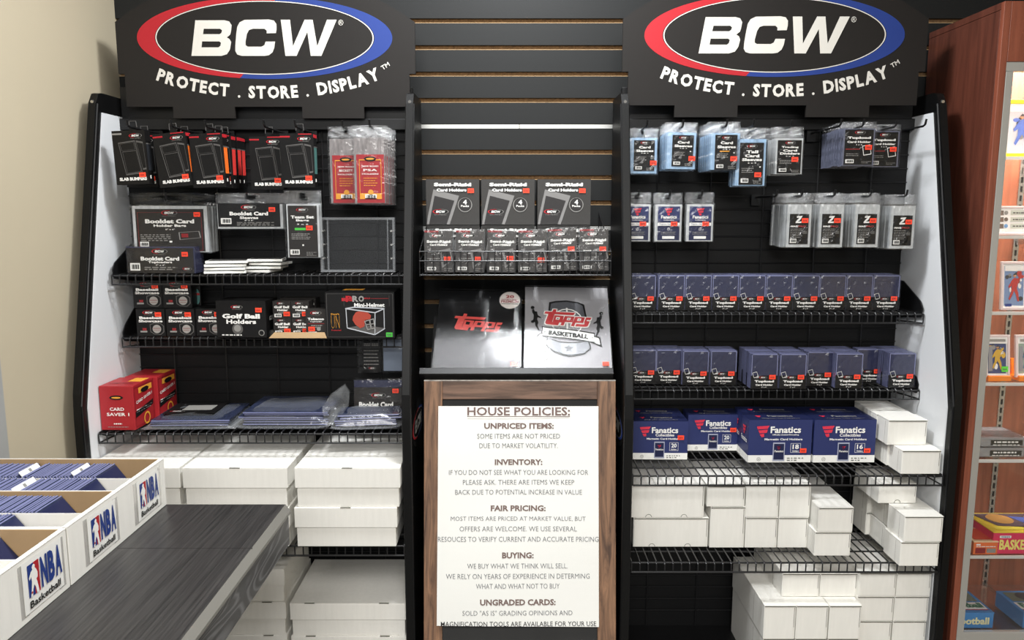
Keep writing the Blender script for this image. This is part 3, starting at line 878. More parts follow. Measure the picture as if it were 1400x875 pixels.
# small hanging clip strip with green and red print
mb = MB(); mb.box(-.009, .009, 0, .006, 0, .055, CARDB); mb.ell(0, .026, .0075, .021, -.0004, SLABC['teal'], 16); mb.rect(-.007, .007, .03, .036, -.0008, DKRED)
r = thing('blister_pack'); mb.build('backing_card', r, bevel=.002); p = P(270, 411, 2.09); r.location = (p.x, p.y, zs2 + .0745)
mb = MB(); mb.ell(0, .026, .006, .019, -.002, FILM, 16); mb.build('blister', r)
tag(r, 'small narrow black blister pack with green print on the baseball case boxes', 'blister pack')
# cardboard tray and what it holds
p0 = P(368, 463, 1.99); p1 = P(447, 463, 1.99); wt = p1.x - p0.x; cxt = (p0.x + p1.x) / 2
r = thing('cardboard_tray', (cxt, 2.0 - D, zs2 + .0005)); mb = MB(); d_ = .13
mb.box(-wt / 2 + .004, wt / 2 - .004, -.004, d_, 0, .003, BROWN); mb.build('tray_floor', r)
mb = MB(); mb.add([(-wt / 2, -.012, .002), (wt / 2, -.012, .002), (wt / 2 - .008, -.002, .016), (-wt / 2 + .012, -.002, .016), (-wt / 2, -.009, .001), (wt / 2, -.009, .001), (wt / 2 - .008, .001, .015), (-wt / 2 + .012, .001, .015)],
                  [(0, 1, 2, 3), (5, 4, 7, 6), (3, 2, 6, 7), (0, 4, 5, 1), (1, 5, 6, 2), (0, 3, 7, 4)], BROWN); mb.build('front_flap', r)
for sx in (-1, 1):
    mb = MB(); mb.box(min(sx * (wt / 2 - .002), sx * (wt / 2 + .0015)) , max(sx * (wt / 2 - .002), sx * (wt / 2 + .0015)), 0, d_, 0, .02, CARDB); mb.build('side_wall', r)
tag(r, 'low brown cardboard tray holding small black boxes on second shelf', 'tray')


def p_gh(L):
    L.logo(.45, .12, .4); L.T('Golf Ball', .5, .34, .84, .15, bold=.05); L.T('Holder', .55, .52, .6, .13, bold=.05); L.bar(.28, .84, .4, .2); L.lines(.3, .66, .75, 1, .1, .06)


_, _, _, w_, h_ = rect(374, 430, 398.5, 453, 2.02)
K = Kind(carton('golf_ball_holder_box', w_, h_, w_, p_gh, CARDG, st=(.78, .75)))
n = 0
for row, yd in (('front', 2.03), ('back', 2.10)):
    for cl, px in (('left', 386.5), ('right', 411.5)):
        for lv, zz in (('lower', 0), ('upper', h_ + .0005)):
            p = P(px, 453, 2.03); K.put((p.x, yd - D, zs2 + .004 + zz), 'small golf ball holder box in the cardboard tray, %s row, %s %s' % (row, lv, cl), 'box', 'small golf ball boxes in the tray')


def p_tob(L):
    L.logo(.5, .14, .55); L.T('Tobacco', .5, .36, .8, .09, bold=.04); L.T('Toploader', .5, .46, .6, .05); L.R(.1, .52, .9, .54, DKRED); L.lines(.25, .58, .8, 2, .06, .03); L.bar(.32, .89, .42, .14); L.E(.62, .72, .1, INKG); L.lines(.6, .9, .95, 2, .05, .02)


_, _, _, w_, h_ = rect(418, 418, 446, 456, 1.99)
r = carton('card_holder_box', w_, h_, .03, p_tob, CARDG, st=(.28, .72)); p = P(432, 455, 2.0); r.location = (p.x, 2.005 - D, zs2 + .0038); r.rotation_euler = (0, 0, R(2))
tag(r, 'grey card holder box in front of the small golf ball boxes in the tray', 'box')


def p_helm(L):
    L.frame([(.02, .03), (.98, .03), (.98, .97), (.02, .97)], .01, INKD)
    L.frame([(.27, .09), (.93, .07), (.93, .30), (.27, .30)], .01, INKD)
    L.R(.24, .12, .40, .19, RED); L.T('P', .345, .14, .09, .13, RED, 2, .05); L.T('R', .44, .14, .09, .13, INKG, 2, .05); L.T('O', .525, .14, .08, .13, INKG, 2, .05)
    L.T('MOLD', .61, .13, .09, .035, RED); L.R(.66, .13, .92, .14, DKRED)
    L.T('Mini-Helmet', .64, .275, .44, .085, bold=.03)
    L.T("Don't", .14, .47, .12, .035, GOLD); L.T('UN', .14, .64, .12, .28, GOLD, 1, -.03); L.T('Protected', .15, .82, .14, .03, RED)
    wl = mat('case_line', 'B9BCC0', .4)
    L.poly([(.3, .77), (.55, .70), (.86, .78), (.71, .92)], INKD); hm = mat('helmet_print', 'A8402F', .4)
    for a, b in [((.29, .35), (.42, .32)), ((.42, .32), (.86, .35)), ((.86, .35), (.72, .44)), ((.72, .44), (.29, .35)), ((.3, .36), (.31, .77)), ((.72, .44), (.71, .92)), ((.85, .36), (.85, .78)), ((.31, .77), (.71, .92)), ((.71, .92), (.86, .78))]:
        dx, dy = b[0] - a[0], b[1] - a[1]; l_ = math.hypot(dx, dy); nx, ny = -dy / l_ * .006, dx / l_ * .012; L.poly([(a[0] - nx, a[1] - ny), (b[0] - nx, b[1] - ny), (b[0] + nx, b[1] + ny), (a[0] + nx, a[1] + ny)], wl, 3)
    L.poly([(.40, .52), (.44, .43), (.52, .39), (.60, .41), (.66, .50), (.65, .58), (.57, .60), (.56, .74), (.50, .78), (.43, .70), (.39, .60)], hm, 2)
    L.frame([(.56, .62), (.70, .56), (.72, .78), (.60, .82)], .2, INKG, 4); L.poly([(.57, .69), (.70, .67), (.70, .69), (.57, .71)], INKG, 4); L.poly([(.63, .6), (.65, .6), (.67, .8), (.65, .8)], INKG, 4)


_, _, _, w_, h_ = rect(446, 394, 540, 457, 2.0)
r = carton('helmet_case_box', w_, h_, .125, p_helm, CARDB, st=(.92, .92), stm=GREENS, top=lambda L: L.R(.2, .3, .5, .6, GOLD), bevel=.001)
p = P(493, 457, 2.0); r.location = (p.x, 2.0 - D, zs2); r.rotation_euler = (0, 0, R(1)); tag(r, 'large black mini helmet case box with helmet picture at the right end of second shelf', 'box')

# ------------------------------------------------------------------ third shelf
zs3 = .9895


def p_cs_front(L):
    L.E(.5, .26, .2, INKB, rv=.05); L.E(.5, .26, .14, GOLD, k=2, rv=.02); L.T('CARD', .5, .52, .42, .075, bold=.02); L.T('SAVER 1', .52, .64, .66, .075, bold=.02); L.lines(.38, .84, .62, 1, .05, .03, WHITE); L.lines(.2, .92, .8, 1, .03, .015)


def p_cs_side(L):
    L.R(.25, .09, .92, .22, GOLD); L.E(.55, .17, .2, INKB, k=2, rv=.055); L.T('CARD SAVER I', .5, .36, .8, .07, rot=.12); L.poly([(.05, .60), (.95, .48), (.95, .60), (.05, .74)], INKB); L.lines(.1, .56, .9, 2, .05, .02, WHITE); L.E(.6, .85, .16, GOLD, hole=.7)
    L.frame([(.05, .05), (.95, .05), (.95, .95), (.05, .95)], .025, DKRED)


p = G(158, 588, zs3); yf = p.y + D
w_ = P(183, 560, yf).x - P(136, 560, yf).x; h_ = P(158, 528, yf).z - zs3
K = Kind(carton('card_holder_carton', w_, h_, .105, p_cs_front, CARDRED, side=p_cs_side, bevel=.0012, top=lambda L: (L.R(.55, .08, .95, .5, GOLD), L.T('CARD SAVER', .5, .7, .7, .12, DKRED, 2))))
K.put((p.x + .008, p.y, zs3), 'red card holder carton at the front left corner of the third shelf', 'box', 'red card holder cartons', (0, 0, R(-1)))
p2 = P(196, 570, yf + .145); K.put((p.x + .020, p.y + .110, zs3), 'red card holder carton behind the front one on the third shelf', 'box', 'red card holder cartons', (0, 0, R(-2)))


def holder_bag(px0, px1, pyb, yd, depth, nl, label, rz=0, seed=1, curl=.03):
    """loose bag of flat rigid card holders lying on a shelf"""
    b = P((px0 + px1) / 2, pyb, yd); w_ = P(px1, pyb, yd).x - P(px0, pyb, yd).x
    r = thing('bagged_card_holders', (b.x, yd - D, zs3 + .001), (0, 0, R(rz))); rnd = random.Random(seed)
    for i in range(nl):
        ox, oy = rnd.uniform(-.008, .008), rnd.uniform(-.006, .006); z = .004 + i * .0065
        mb = MB(); a, c = w_ * .42, depth
        mb.box(-a + ox, a + ox, oy + .008, c + oy, z, z + .0052, HOLDBLUE); mb.box(-a + ox, a + ox, oy + .007, oy + .008, z + .001, z + .0042, HOLDEDGE)
        mb.build('card_holder', r, bevel=.0005)
    mb = MB(); n = 12; vs = []; fs = []; top = .006 + nl * .0065
    for s in (0, 1):
        for j in range(n + 1):
            for i in range(n + 1):
                u, v = i / n, j / n; e = min(1, 5 * min(u, 1 - u, v * .9 + .05, 1 - v))
                z = (.001 if s == 0 else max(.002, top * e + .001 + .0022 * math.sin(u * 9 + v * 4 + seed) + rnd.uniform(0, .0016)))
                cu = curl * max(0, abs(u - .5) * 2 - .75) * 2 * (1 if u > .5 else .5)
                vs.append((-w_ / 2 + w_ * u + rnd.uniform(-.002, .002), -.012 + (depth + .02) * v + rnd.uniform(-.002, .002), z + cu))
    q = n + 1; m_ = q * q
    for j in range(n):
        for i in range(n):
            a = j * q + i; fs += [(a, a + q, a + q + 1, a + 1), (m_ + a, m_ + a + 1, m_ + a + q + 1, m_ + a + q)]
    for i in range(n): fs += [(i, i + 1, m_ + i + 1, m_ + i), (n * q + i, m_ + n * q + i, m_ + n * q + i + 1, n * q + i + 1)]
    mb.add(vs, fs, FILMBAG); mb.build('plastic_bag', r, smooth=True)
    tag(r, label, 'bag of card holders', None)
    return r


r = holder_bag(196, 322, 583, 1.93, .18, 3, 'clear bag of blue plastic card holders lying beside the red cartons', 2, 3, .0)
mb = MB(); mb.box(-.085, .05, .04, .17, .0285, .0292, CARDB); mb.rect(0, 0, 0, 0, 0, WHITE)
mb.M = Matrix.Translation((0, 0, .0295)) @ Matrix.Rotation(R(-90), 4, 'X'); L = Lab(mb, .13, .13, 0, .04, -.085); L.R(.3, .35, .9, .75, INKG); L.logo(.25, .85, .3); mb.build('insert_card', r)
holder_bag(318, 456, 580, 1.935, .18, 6, 'clear bag with a thick blue stack of card holders mid third shelf', 0, 5, .02)
r = holder_bag(453, 552, 576, 1.93, .09, 5, 'clear bag of pale blue holders at the right end of the third shelf', 6, 8, .02)
mb = MB(); q = [(-.105, -.004, .004), (-.118, .02, .05), (-.095, .035, .082), (-.060, .05, .105), (-.048, .045, .085), (-.050, .03, .055), (-.075, .01, .022), (-.085, .03, .05), (-.07, .03, .075)]
mb.add(q, [(0, 7, 1), (1, 7, 2), (2, 7, 8), (2, 8, 3), (3, 8, 4), (8, 5, 4), (7, 5, 8), (7, 6, 5), (0, 6, 7)], FILMBAG)
mb.add([(a - .003, b + .03, c * .96 + .001) for a, b, c in q], [(0, 7, 1), (1, 7, 2), (2, 7, 8), (2, 8, 3), (3, 8, 4), (8, 5, 4), (7, 5, 8), (7, 6, 5), (0, 6, 7)], FILMBAG); mb.build('bag_neck', r)


def p_bk(L): L.logo(.5, .28, .3); L.T('Booklet Card', .45, .62, .7, .2, bold=.05); L.lines(.1, .85, .6, 1, .1, .05)


cx, cy, z0, w_, h_ = rect(484, 513, 551, 560, 2.045)
r = standing('booklet_holder_pack', w_, h_, .03, (0, .2, 1, 1), p_bk, CARDG, HOLDER, st=(.85, .3), filmm=FILMC); r.location = (cx, cy, zs3 + .005); r.rotation_euler = (R(-6), 0, 0)
tag(r, 'booklet holder pack with dark card standing behind the pale blue bag on the third shelf', 'holder pack')


def p_back(L): L.lines(.1, .08, .9, 2, .05, .03); L.lines(.1, .3, .9, 5, .11, .03); L.logo(.55, .88, .4)


cx, cy, z0, w_, h_ = rect(487, 460, 551, 512, 2.08)
r = make_pack('card_holder_pack', w_, h_, .01, (.1, .15, .5, .97), p_back, (.56, .12, .99, .95), mat('pale_plastic', '7C8798', .3), head=.16, cardm=CARDB); r.location = (cx, cy + .02, z0)
tag(r, 'clear pack with pale square hanging below the helmet case box', 'holder pack')
p = P(520, 468, 2.05)

# ------------------------------------------------------------------ white storage boxes, left rack


def lid_box(x0, x1, yf, depth, z0, z1, label, group, lid=.5, slots=(.5,), ov=.004):
    r = thing('storage_box', ((x0 + x1) / 2, yf, z0)); w_ = x1 - x0; h_ = z1 - z0
    mb = MB(); mb.box(-w_ / 2 + ov, w_ / 2 - ov, ov, depth - ov, 0, h_ - .003, WCARD); mb.build('base', r, bevel=.0012)
    mb = MB(); zl = h_ * (1 - lid)
    n = 16; vs = []
    mb.box(-w_ / 2, w_ / 2, 0, depth, h_ - .002, h_, WCARD)
    for a in ((-w_ / 2, w_ / 2, 0, .002), (-w_ / 2, w_ / 2, depth - .002, depth), (-w_ / 2, -w_ / 2 + .002, .002, depth - .002), (w_ / 2 - .002, w_ / 2, .002, depth - .002)): mb.box(a[0], a[1], a[2], a[3], zl, h_ - .002, WCARD)
    for sx in slots: mb.box(-w_ / 2 + w_ * sx - .013, -w_ / 2 + w_ * sx + .013, -.0006, .003, h_ - .0012, h_ + .0006, SEAM)
    mb.build('lid', r, bevel=.0012)
    tag(r, label, 'storage box', group)


YA = 1.82; yb1 = YA - D
zA = .7165; zt = P(475, 640, YA).z
GA = 'white lidded boxes on the bottom wire shelf of the left rack'
zm = P(475, 694, YA).z
lid_box(P(403, 660, YA).x, P(547, 660, YA).x, yb1, .28, zm, zt, 'white lidded box on top of another at the right end of the left bottom shelf', GA)
lid_box(P(403, 720, YA).x, P(543, 720, YA).x, yb1, .28, zA, zm - .0005, 'white lidded box under another at the right end of the left bottom shelf', GA)
for nm, za, zb2 in (('upper', (zA + zt) / 2, zt), ('lower', zA, (zA + zt) / 2 - .0005)):
    lid_box(P(250, 660, YA).x, P(393, 660, YA).x, yb1, .28, za, zb2, 'white lidded box behind the dark counter, %s one in the middle' % nm, GA)
    lid_box(-1.054, P(246, 660, YA).x, yb1, .28, za, zb2, 'white lidded box behind the sports card boxes, %s one at the left' % nm, GA)
GB = 'white lidded boxes on the floor deck of the left rack'
YC = 1.87; yb2 = YC - D
zz = [P(475, 825, YC).z, P(475, 870, YC).z]; zz.append((zz[1] + DECK) / 2); zz.append(DECK)
for i, nm in enumerate(('top', 'middle', 'bottom')):
    lid_box(P(396.5, 840, YC).x, P(555.5, 840, YC).x, yb2, .255, zz[i + 1] + .0005, zz[i], 'wide white box with two slots at the foot of the left rack, %s of three' % nm, GB, slots=(.17, .81))
zz = [P(360, 778, YC).z, P(360, 823.5, YC).z, P(360, 869, YC).z]; zz += [(zz[2] + DECK) / 2, DECK]
for i, nm in enumerate(('top', 'second', 'third', 'bottom')):
    lid_box(P(240, 800, YC).x, P(389, 800, YC).x, yb2, .255, zz[i + 1] + .0005, zz[i], 'white lidded box below the counter edge, %s of its stack' % nm, GB, slots=(.83,))

# ------------------------------------------------------------------ centre: wire basket, boxes, binders, chalkboard


def p_semi(L):
    dk = mat('print_dark', '221F1F', .4); lt = mat('print_mid', '7D7B79', .45)
    L.poly([(.14, .22), (.62, .36), (.44, .99), (.01, .99), (.03, .8)], lt); L.poly([(.16, .36), (.53, .47), (.38, .99), (.05, .99)], dk, 2)
    for i in range(24):
        for j in range(16):
            if .56 < .02 + j * .061: pass
    L.T('Semi-Rigid', .5, .125, .7, .10, bold=.06, k=3); L.T('Card Holders', .48, .235, .56, .065, bold=.05, k=3)
    L.E(.73, .55, .12, dk, 2); L.T('4', .73, .50, .07, .10, k=3, bold=.05); L.T('Packs', .73, .585, .15, .045, k=3); L.E(.73, .56, .135, INKG, 2, hole=.9)
    bcw(L.mb, L.X(.27), L.Z(.71), .30 * L.w, L.Y(3), tag=True)


cx, cy, z0, w_, h_ = rect(581, 248, 653.5, 310, 2.06)
K = Kind(carton('card_holder_box', w_, h_, .11, p_semi, mat('charcoal_print', '363432', .4, .4, noise=.15, nscale=500), st=(.84, .25), bevel=.001))
zbk = 1.392; hb = h_
for nm, px in (('left', 617), ('middle', 692.5), ('right', 769)):
    x = P(px, 300, 2.05).x + .004
    K.put((x, 2.055 - D, zbk + hb + .001), 'big black semi rigid holder box, %s of the three above the basket' % nm, 'box', 'big semi rigid holder boxes')
    K.put((x, 2.06 - D, zbk), 'big black holder box inside the basket behind the small packs, %s one' % nm, 'box', 'big semi rigid holder boxes')


def p_semis(L):
    L.R(-.0, .0, .5, .045, DKRED); L.logo(.48, .12, .42); L.T('Semi-Rigid', .5, .27, .84, .08, bold=.05); L.T('Card Holders', .5, .34, .62, .05, bold=.05)
    L.poly([(.5, .48), (.9, .42), (1, .7), (.62, .9)], mat('print_mid', '7D7B79', .45)); L.poly([(.6, .53), (.88, .48), (.95, .7), (.68, .82)], mat('print_dark', '221F1F', .4), 2)
    L.lines(.12, .5, .4, 1, .1, .025, WHITE); L.lines(.1, .66, .6, 2, .05, .02); L.bar(.24, .91, .32, .08); L.lines(.7, .9, .95, 2, .04, .02)


_, _, _, w_, h_ = rect(580, 315, 620, 372, 1.975)
ks = []
for i, (px, tl, sv) in enumerate([(600, 0, .68), (642, 1, .68), (685.5, 1, .66), (728, 0, .70), (770, -2, .48), (812.5, -1, .48)]):
    r = standing('card_holder_pack', w_ * .97, h_, .05, (0, 0, 1, 1), p_semis, mat('charcoal_film', '3C3937', .35), SLEEVEW, st=(.8, sv), filmm=FILMC)
    p = P(px, 372, 1.975); r.location = (p.x, p.y, zbk + (.004 if tl < 0 else 0)); r.rotation_euler = (R(-3), R(tl), 0)
    tag(r, 'small black semi rigid holder pack in the wire basket, %s from the left' % ['first', 'second', 'third', 'fourth', 'fifth', 'sixth'][i], 'holder pack', 'small semi rigid holder packs in the basket')
# basket
r = thing('wire_basket', (P(704.5, 374, 1.955).x, 0, 1.385)); bx = (P(835, 374, 1.955).x - P(574, 374, 1.955).x) / 2; yf, yb = 1.955 - D, -.004
tag(r, 'black wire basket on the slatwall holding the semi rigid holder packs', 'wire basket')
mb = MB(); n = 28; ht = P(700, 344, 1.955).z - 1.385; hm = P(700, 357, 1.955).z - 1.385
for i in range(n + 1):
    x = -bx + 2 * bx * i / n; mb.rod([(x, yf, ht), (x, yf, 0)] if i % 1 == 0 else [], .0013, WIRE, 5)
for z in (ht, hm, .001): mb.rod([(-bx, yf, z), (bx, yf, z)], .0019, WIRE, 6)
mb.build('front_grille', r)
mb = MB()
for i in range(n + 1):
    x = -bx + 2 * bx * i / n; mb.rod([(x, yf, .001), (x, yb, .001)], .0013, WIRE, 5)
for k in range(4): y = yf + (yb - yf) * (k + .5) / 4; mb.rod([(-bx, y, .001), (bx, y, .001)], .0016, WIRE, 5)
mb.build('basket_floor', r)
for s in (-1, 1):
    mb = MB()
    for z0_, z1_ in ((ht, .16), (hm, .09), (0, 0)): mb.rod([(s * bx, yf, z0_), (s * bx, yb, z1_)], .0019, WIRE, 6)
    for k in range(6): y = yf + (yb - yf) * k / 5; mb.rod([(s * bx, y, 0), (s * bx, y, ht + (.16 - ht) * k / 5)], .0013, WIRE, 5)
    mb.build('side_grille', r)
# dark easel shelf with two binders
lean = R(42); zsh = 1.132; ysh = 1.935 - D
r = thing('easel_shelf', (P(706, 515, 1.93).x, ysh, zsh)); hw_ = (P(840, 515, 1.93).x - P(575, 515, 1.93).x) / 2
tag(r, 'dark tilted easel shelf on the slatwall carrying two binders', 'shelf')
TL = Matrix.Rotation(-lean, 4, 'X')
mb = MB(); mb.M = TL; mb.box(-hw_, hw_, -.010, .054, -.006, -.0005, BLKM); mb.box(-hw_, hw_, -.014, -.010, -.006, .012, BLKM); mb.build('lip', r, bevel=.001)
mb = MB(); mb.M = TL; mb.box(-hw_ + .02, hw_ - .02, .058, .062, -.006, .22, mat('smoke_plastic', '161617', .6)); mb.build('back_plate', r)
mb = MB(); mb.box(-hw_ * .8, hw_ * .8, .05, .30, -.05, -.046, BLKM); mb.box(-.02, .02, .05, .30, -.046, -.04, BLKM); mb.build('bracket', r)


def binder(x, w_, h_, t, cm, label, rz, build, pm=None):
    r = thing('binder', (x, ysh + .001, zsh + .006), (-lean, 0, 0)); r.rotation_euler = (Matrix.Rotation(-lean, 3, 'X') @ Matrix.Rotation(R(rz), 3, 'Y')).to_euler()
    mb = MB(); mb.box(-w_ / 2, w_ / 2, 0, .003, 0, h_, cm); build(Lab(mb, w_, h_)); mb.build('front_cover', r, bevel=.0012)
    mb = MB(); mb.box(-w_ / 2, w_ / 2, t - .003, t, 0, h_, cm); mb.build('back_cover', r, bevel=.0012)
    mb = MB(); mb.box(-w_ / 2, -w_ / 2 + .003, .0032, t - .0032, 0, h_, cm); mb.build('spine', r, bevel=.001)
    mb = MB(); mb.box(-w_ / 2 + .004, w_ / 2 - .006, .006, t - .006, .004, h_ - .004, mat('page_block', 'B9B7B2', .6)); mb.build('pages', r)
    crinkle_bag('shrink_film', r, w_ + .004, h_ + .003, t + .003, -.001, pm or FILMB, amp=.00012, y0=-.005, seed=int(w_ * 1e4), nx=10, nz=12)
    return tag(r, label, 'binder', None)


def seal(L, u, v, ru, lines_, k=2):
    L.E(u, v, ru, mat('seal_white', 'E9E2DC', .5), k); L.E(u, v, ru * 1.0, INKG, k, hole=.95)
    for (t, dv, wu, hv, m) in lines_: L.T(t, u, v + dv, wu, hv, m, k + 1, .03)


def b_left(L):
    topps(L.mb, L.X(.49), L.Z(.41), .58 * L.w, L.Y(2), mat('logo_coral', 'D9544F', .5))
    seal(L, .855, .115, .13, [('20', -.045, .1, .04, CARDRED), ('DOUBLE SIDED', -.005, .2, .018, DKRED), ('PREMIUM', .02, .21, .03, DKRED), ('9 POCKET PAGES', .048, .2, .016, INKB)])


def star(L, u, v, ru, m, k):
    asp = L.w / L.h; L.poly([(u + (ru if i % 2 == 0 else ru * .42) * math.sin(i * math.pi / 5), v - (ru if i % 2 == 0 else ru * .42) * math.cos(i * math.pi / 5) * asp) for i in range(10)], m, k)


def jumper(L, u, v, s, fl):
    """leaping ball player outline"""
    pts = [(-.02, -.28), (.02, -.30), (.05, -.22), (.09, -.16), (.16, -.10), (.18, -.02), (.30, .06), (.29, .10), (.17, .06), (.15, .16), (.20, .30), (.16, .42), (.24, .62), (.20, .66), (.08, .44), (.06, .26), (.00, .32), (-.08, .30), (-.10, .24), (.00, .18), (.02, -.04), (-.04, -.14), (-.06, -.26)]
    L.poly([(u + fl * x * s, v + y * s * .9) for x, y in pts], INKB, 3); L.E(u + fl * -.03 * s, v - .33 * s, .075 * s, INKB, 3); L.E(u + fl * .10 * s, v - .14 * s * .9, .06 * s, INKB, 3)


def b_right(L):
    gd = mat('crest_dark', '54565B', .5); gm = mat('crest_mid', '7E8187', .5); wt_ = WHITE
    L.poly([(.29, .19), (.36, .175), (.5, .165), (.64, .185), (.71, .215), (.74, .40), (.27, .40)], INKB, 1); L.poly([(.31, .21), (.37, .195), (.5, .185), (.63, .20), (.69, .23), (.72, .40), (.29, .40)], gd, 2)
    L.E(.5, .43, .19, wt_, 3, hole=.93); L.poly([(.49, .26), (.51, .26), (.51, .6), (.49, .6)], wt_, 3)
    L.poly([(.25, .62), (.29, .62), (.40, .655), (.5, .665), (.62, .66), (.72, .64), (.76, .64), (.77, .74), (.70, .80), (.62, .82), (.52, .835), (.44, .82), (.33, .78), (.25, .72)], INKB, 1)
    L.poly([(.27, .63), (.40, .67), (.5, .68), (.62, .675), (.74, .655), (.75, .73), (.69, .785), (.52, .815), (.34, .765), (.27, .71)], gm, 2)
    L.poly([(.42, .68), (.60, .68), (.60, .80), (.44, .80)], mat('crest_light', '9EA1A6', .5), 3); star(L, .51, .74, .06, gd, 4)
    # ribbon
    L.poly([(.13, .60), (.20, .545), (.23, .66), (.12, .665)], INKB, 2); L.poly([(.155, .605), (.2, .57), (.215, .64), (.145, .645)], wt_, 3)
    L.poly([(.88, .60), (.80, .585), (.78, .67), (.90, .72)], INKB, 2); L.poly([(.865, .62), (.81, .605), (.80, .665), (.875, .69)], wt_, 3)
    rib = [(.20, .50), (.35, .515), (.5, .525), (.65, .545), (.82, .57)]
    L.poly([(a, b - .015) for a, b in rib] + [(a, b + .105) for a, b in rib[::-1]], INKB, 3); L.poly([(a + (.012 if i == 0 else -.012 if i == 4 else 0), b) for i, (a, b) in enumerate(rib)] + [(a + (-.012 if i == 0 else .012 if i == 4 else 0), b + .09) for i, (a, b) in enumerate(rib[::-1])], wt_, 4)
    L.T('BASKETBALL', .51, .582, .47, .055, INKB, 5, .06, rot=-R(6.5))
    for u, v in ((.235, .555), (.79, .615)): L.E(u, v, .008, INKB, 5)
    k_ = .56 * L.w
    for dx in (-.01, 0, .01):
        for dz in (-.01, 0, .01): topps(L.mb, L.X(.51 + dx), L.Z(.385 + dz), k_, L.Y(5 + (dx + dz) * 10), INKB if False else wt_)
    topps(L.mb, L.X(.51), L.Z(.385), k_, L.Y(7), mat('logo_red_deep', 'C23B3E', .5))
    jumper(L, .10, .36, .30, 1); jumper(L, .90, .42, .30, -1)
    topps(L.mb, L.X(.16), L.Z(.70), .11 * L.w, L.Y(5), RED)
    seal(L, .155, .79, .135, [('20 PREMIUM', -.01, .2, .022, INKB), ('9 POCKET PAGES', .02, .2, .015, INKG), ('Guaranteed', .07, .16, .02, INKD)], 2); topps(L.mb, L.X(.155), L.Z(.735), .12 * L.w, L.Y(4), RED)
    


def bsize(px0, px1, pyb, pyt):
    y0 = 1.94; w_ = P(px1, pyb, y0).x - P(px0, pyb, y0).x
    return P((px0 + px1) / 2, pyb, y0).x, w_


x, wb = bsize(590.5, 712, 508, 404); rt = ray(652, 403); c0 = Vector((0, -D, ZC))
# height along the lean so the top edge lands where the photo has it


def leanlen(pyt):
    r_ = ray(700, pyt); o = Vector((0, ysh, zsh)); dv = Vector((0, math.sin(lean), math.cos(lean)))
    # (0,-D,ZC)+r*t = o + dv*s
    a, b, c, d = r_.y, -dv.y, r_.z, -dv.z; e, f = o.y + D, o.z - ZC; det = a * d - b * c
    return (a * f - e * c) / det


BB = mat('binder_black', '141517', .45, .3); BS = mat('binder_silver', '98979A', .5, .3)
rb = binder(x, wb * .985, leanlen(401), .045, BB, 'black binder with red logo lettering and round white seal on the easel shelf', 1.5, b_left)
sticker(rb, wb * .42, .024, -.0035)
x, wb = bsize(716, 838, 512, 396)
rb = binder(x, wb * .985, leanlen(396), .05, BS, 'silver grey basketball binder with crest and ribbon on the easel shelf', 1.0, b_right)
sticker(rb, wb * .42, .024, -.0045)

# chalkboard with the paper
ya, zt_ = 1.92 - D, P(700, 521, 1.92).z; yb_, zb_ = 1.83 - D, P(700, 845, 1.83).z
lean2 = math.atan2(ya - yb_, zt_ - zb_); Lh = zt_ / math.cos(lean2); yfoot = ya - zt_ * math.tan(lean2)
Mx = Matrix.Translation((0, yfoot, 0)) @ Matrix.Rotation(-lean2, 4, 'X'); Mi = Mx.inverted()
o_ = Mx @ Vector((0, 0, 0)); nrm = (Mx.to_3x3() @ Vector((0, -1, 0)))


def onboard(px, py, off=0):
    r_ = ray(px, py); c = Vector((0, -D, ZC)); t = ((o_ + nrm * off) - c).dot(nrm) / r_.dot(nrm); q = Mi @ (c + r_ * t); return q.x, q.z


xa, _ = onboard(579.5, 700); xb, _ = onboard(842, 700); cxs = (xa + xb) / 2; hw = (xb - xa) / 2; fw = .047
r = thing('chalkboard_sign', (cxs, yfoot, 0.0), (-lean2, 0, 0)); tag(r, 'brown wood framed chalkboard easel standing between the racks', 'chalkboard')
zb0 = .10
mb = MB(); mb.box(-hw, -hw + fw, 0, .022, .004, Lh, OAK); mb.build('stile', r, bevel=.0015); mb = MB(); mb.box(hw - fw, hw, 0, .022, .004, Lh, OAK); mb.build('stile', r, bevel=.0015)
for z in (Lh - fw, zb0): mb = MB(); mb.box(-hw + fw, hw - fw, .0005, .0215, z, z + fw, OAKH); mb.build('rail', r, bevel=.0015)
mb = MB(); mb.box(-hw + fw - .004, hw - fw + .004, .008, .014, zb0 + fw - .004, Lh - fw + .004, CHALK); mb.build('board', r)
mb = MB(); mb.box(-hw, hw, .0, .0222, Lh, Lh + .0025, mat('torn_edge', 'A9A49C', .8, noise=.5, nscale=60)); mb.build('top_edge', r)
for s in (-1, 1):
    mb = MB(); a = R(20); x = s * (hw - .02); zz_ = Lh * .9
    mb.rod([(x, .024, zz_), (x, .024 + .18, .03)], .009, BLKM, 6) if False else None
x0, z1 = onboard(599.5, 555); x1, _ = onboard(818, 700); _, z0 = onboard(708, 855.5); pw = x1 - x0
r2 = thing('paper_notice', (cxs, yfoot, 0.0), (-lean2, 0, 0)); tag(r2, 'white paper notice of house policies taped to the chalkboard', 'notice')
rnd = random.Random(4); n = 14; m_ = 18; vs = []; fs = []


def wave(u, v): return -.0035 - .0012 * math.sin(u * 5 + v * 3) - .0012 * math.sin(v * 9 - u * 2) - (.002 * max(0, .25 - v) * 4)


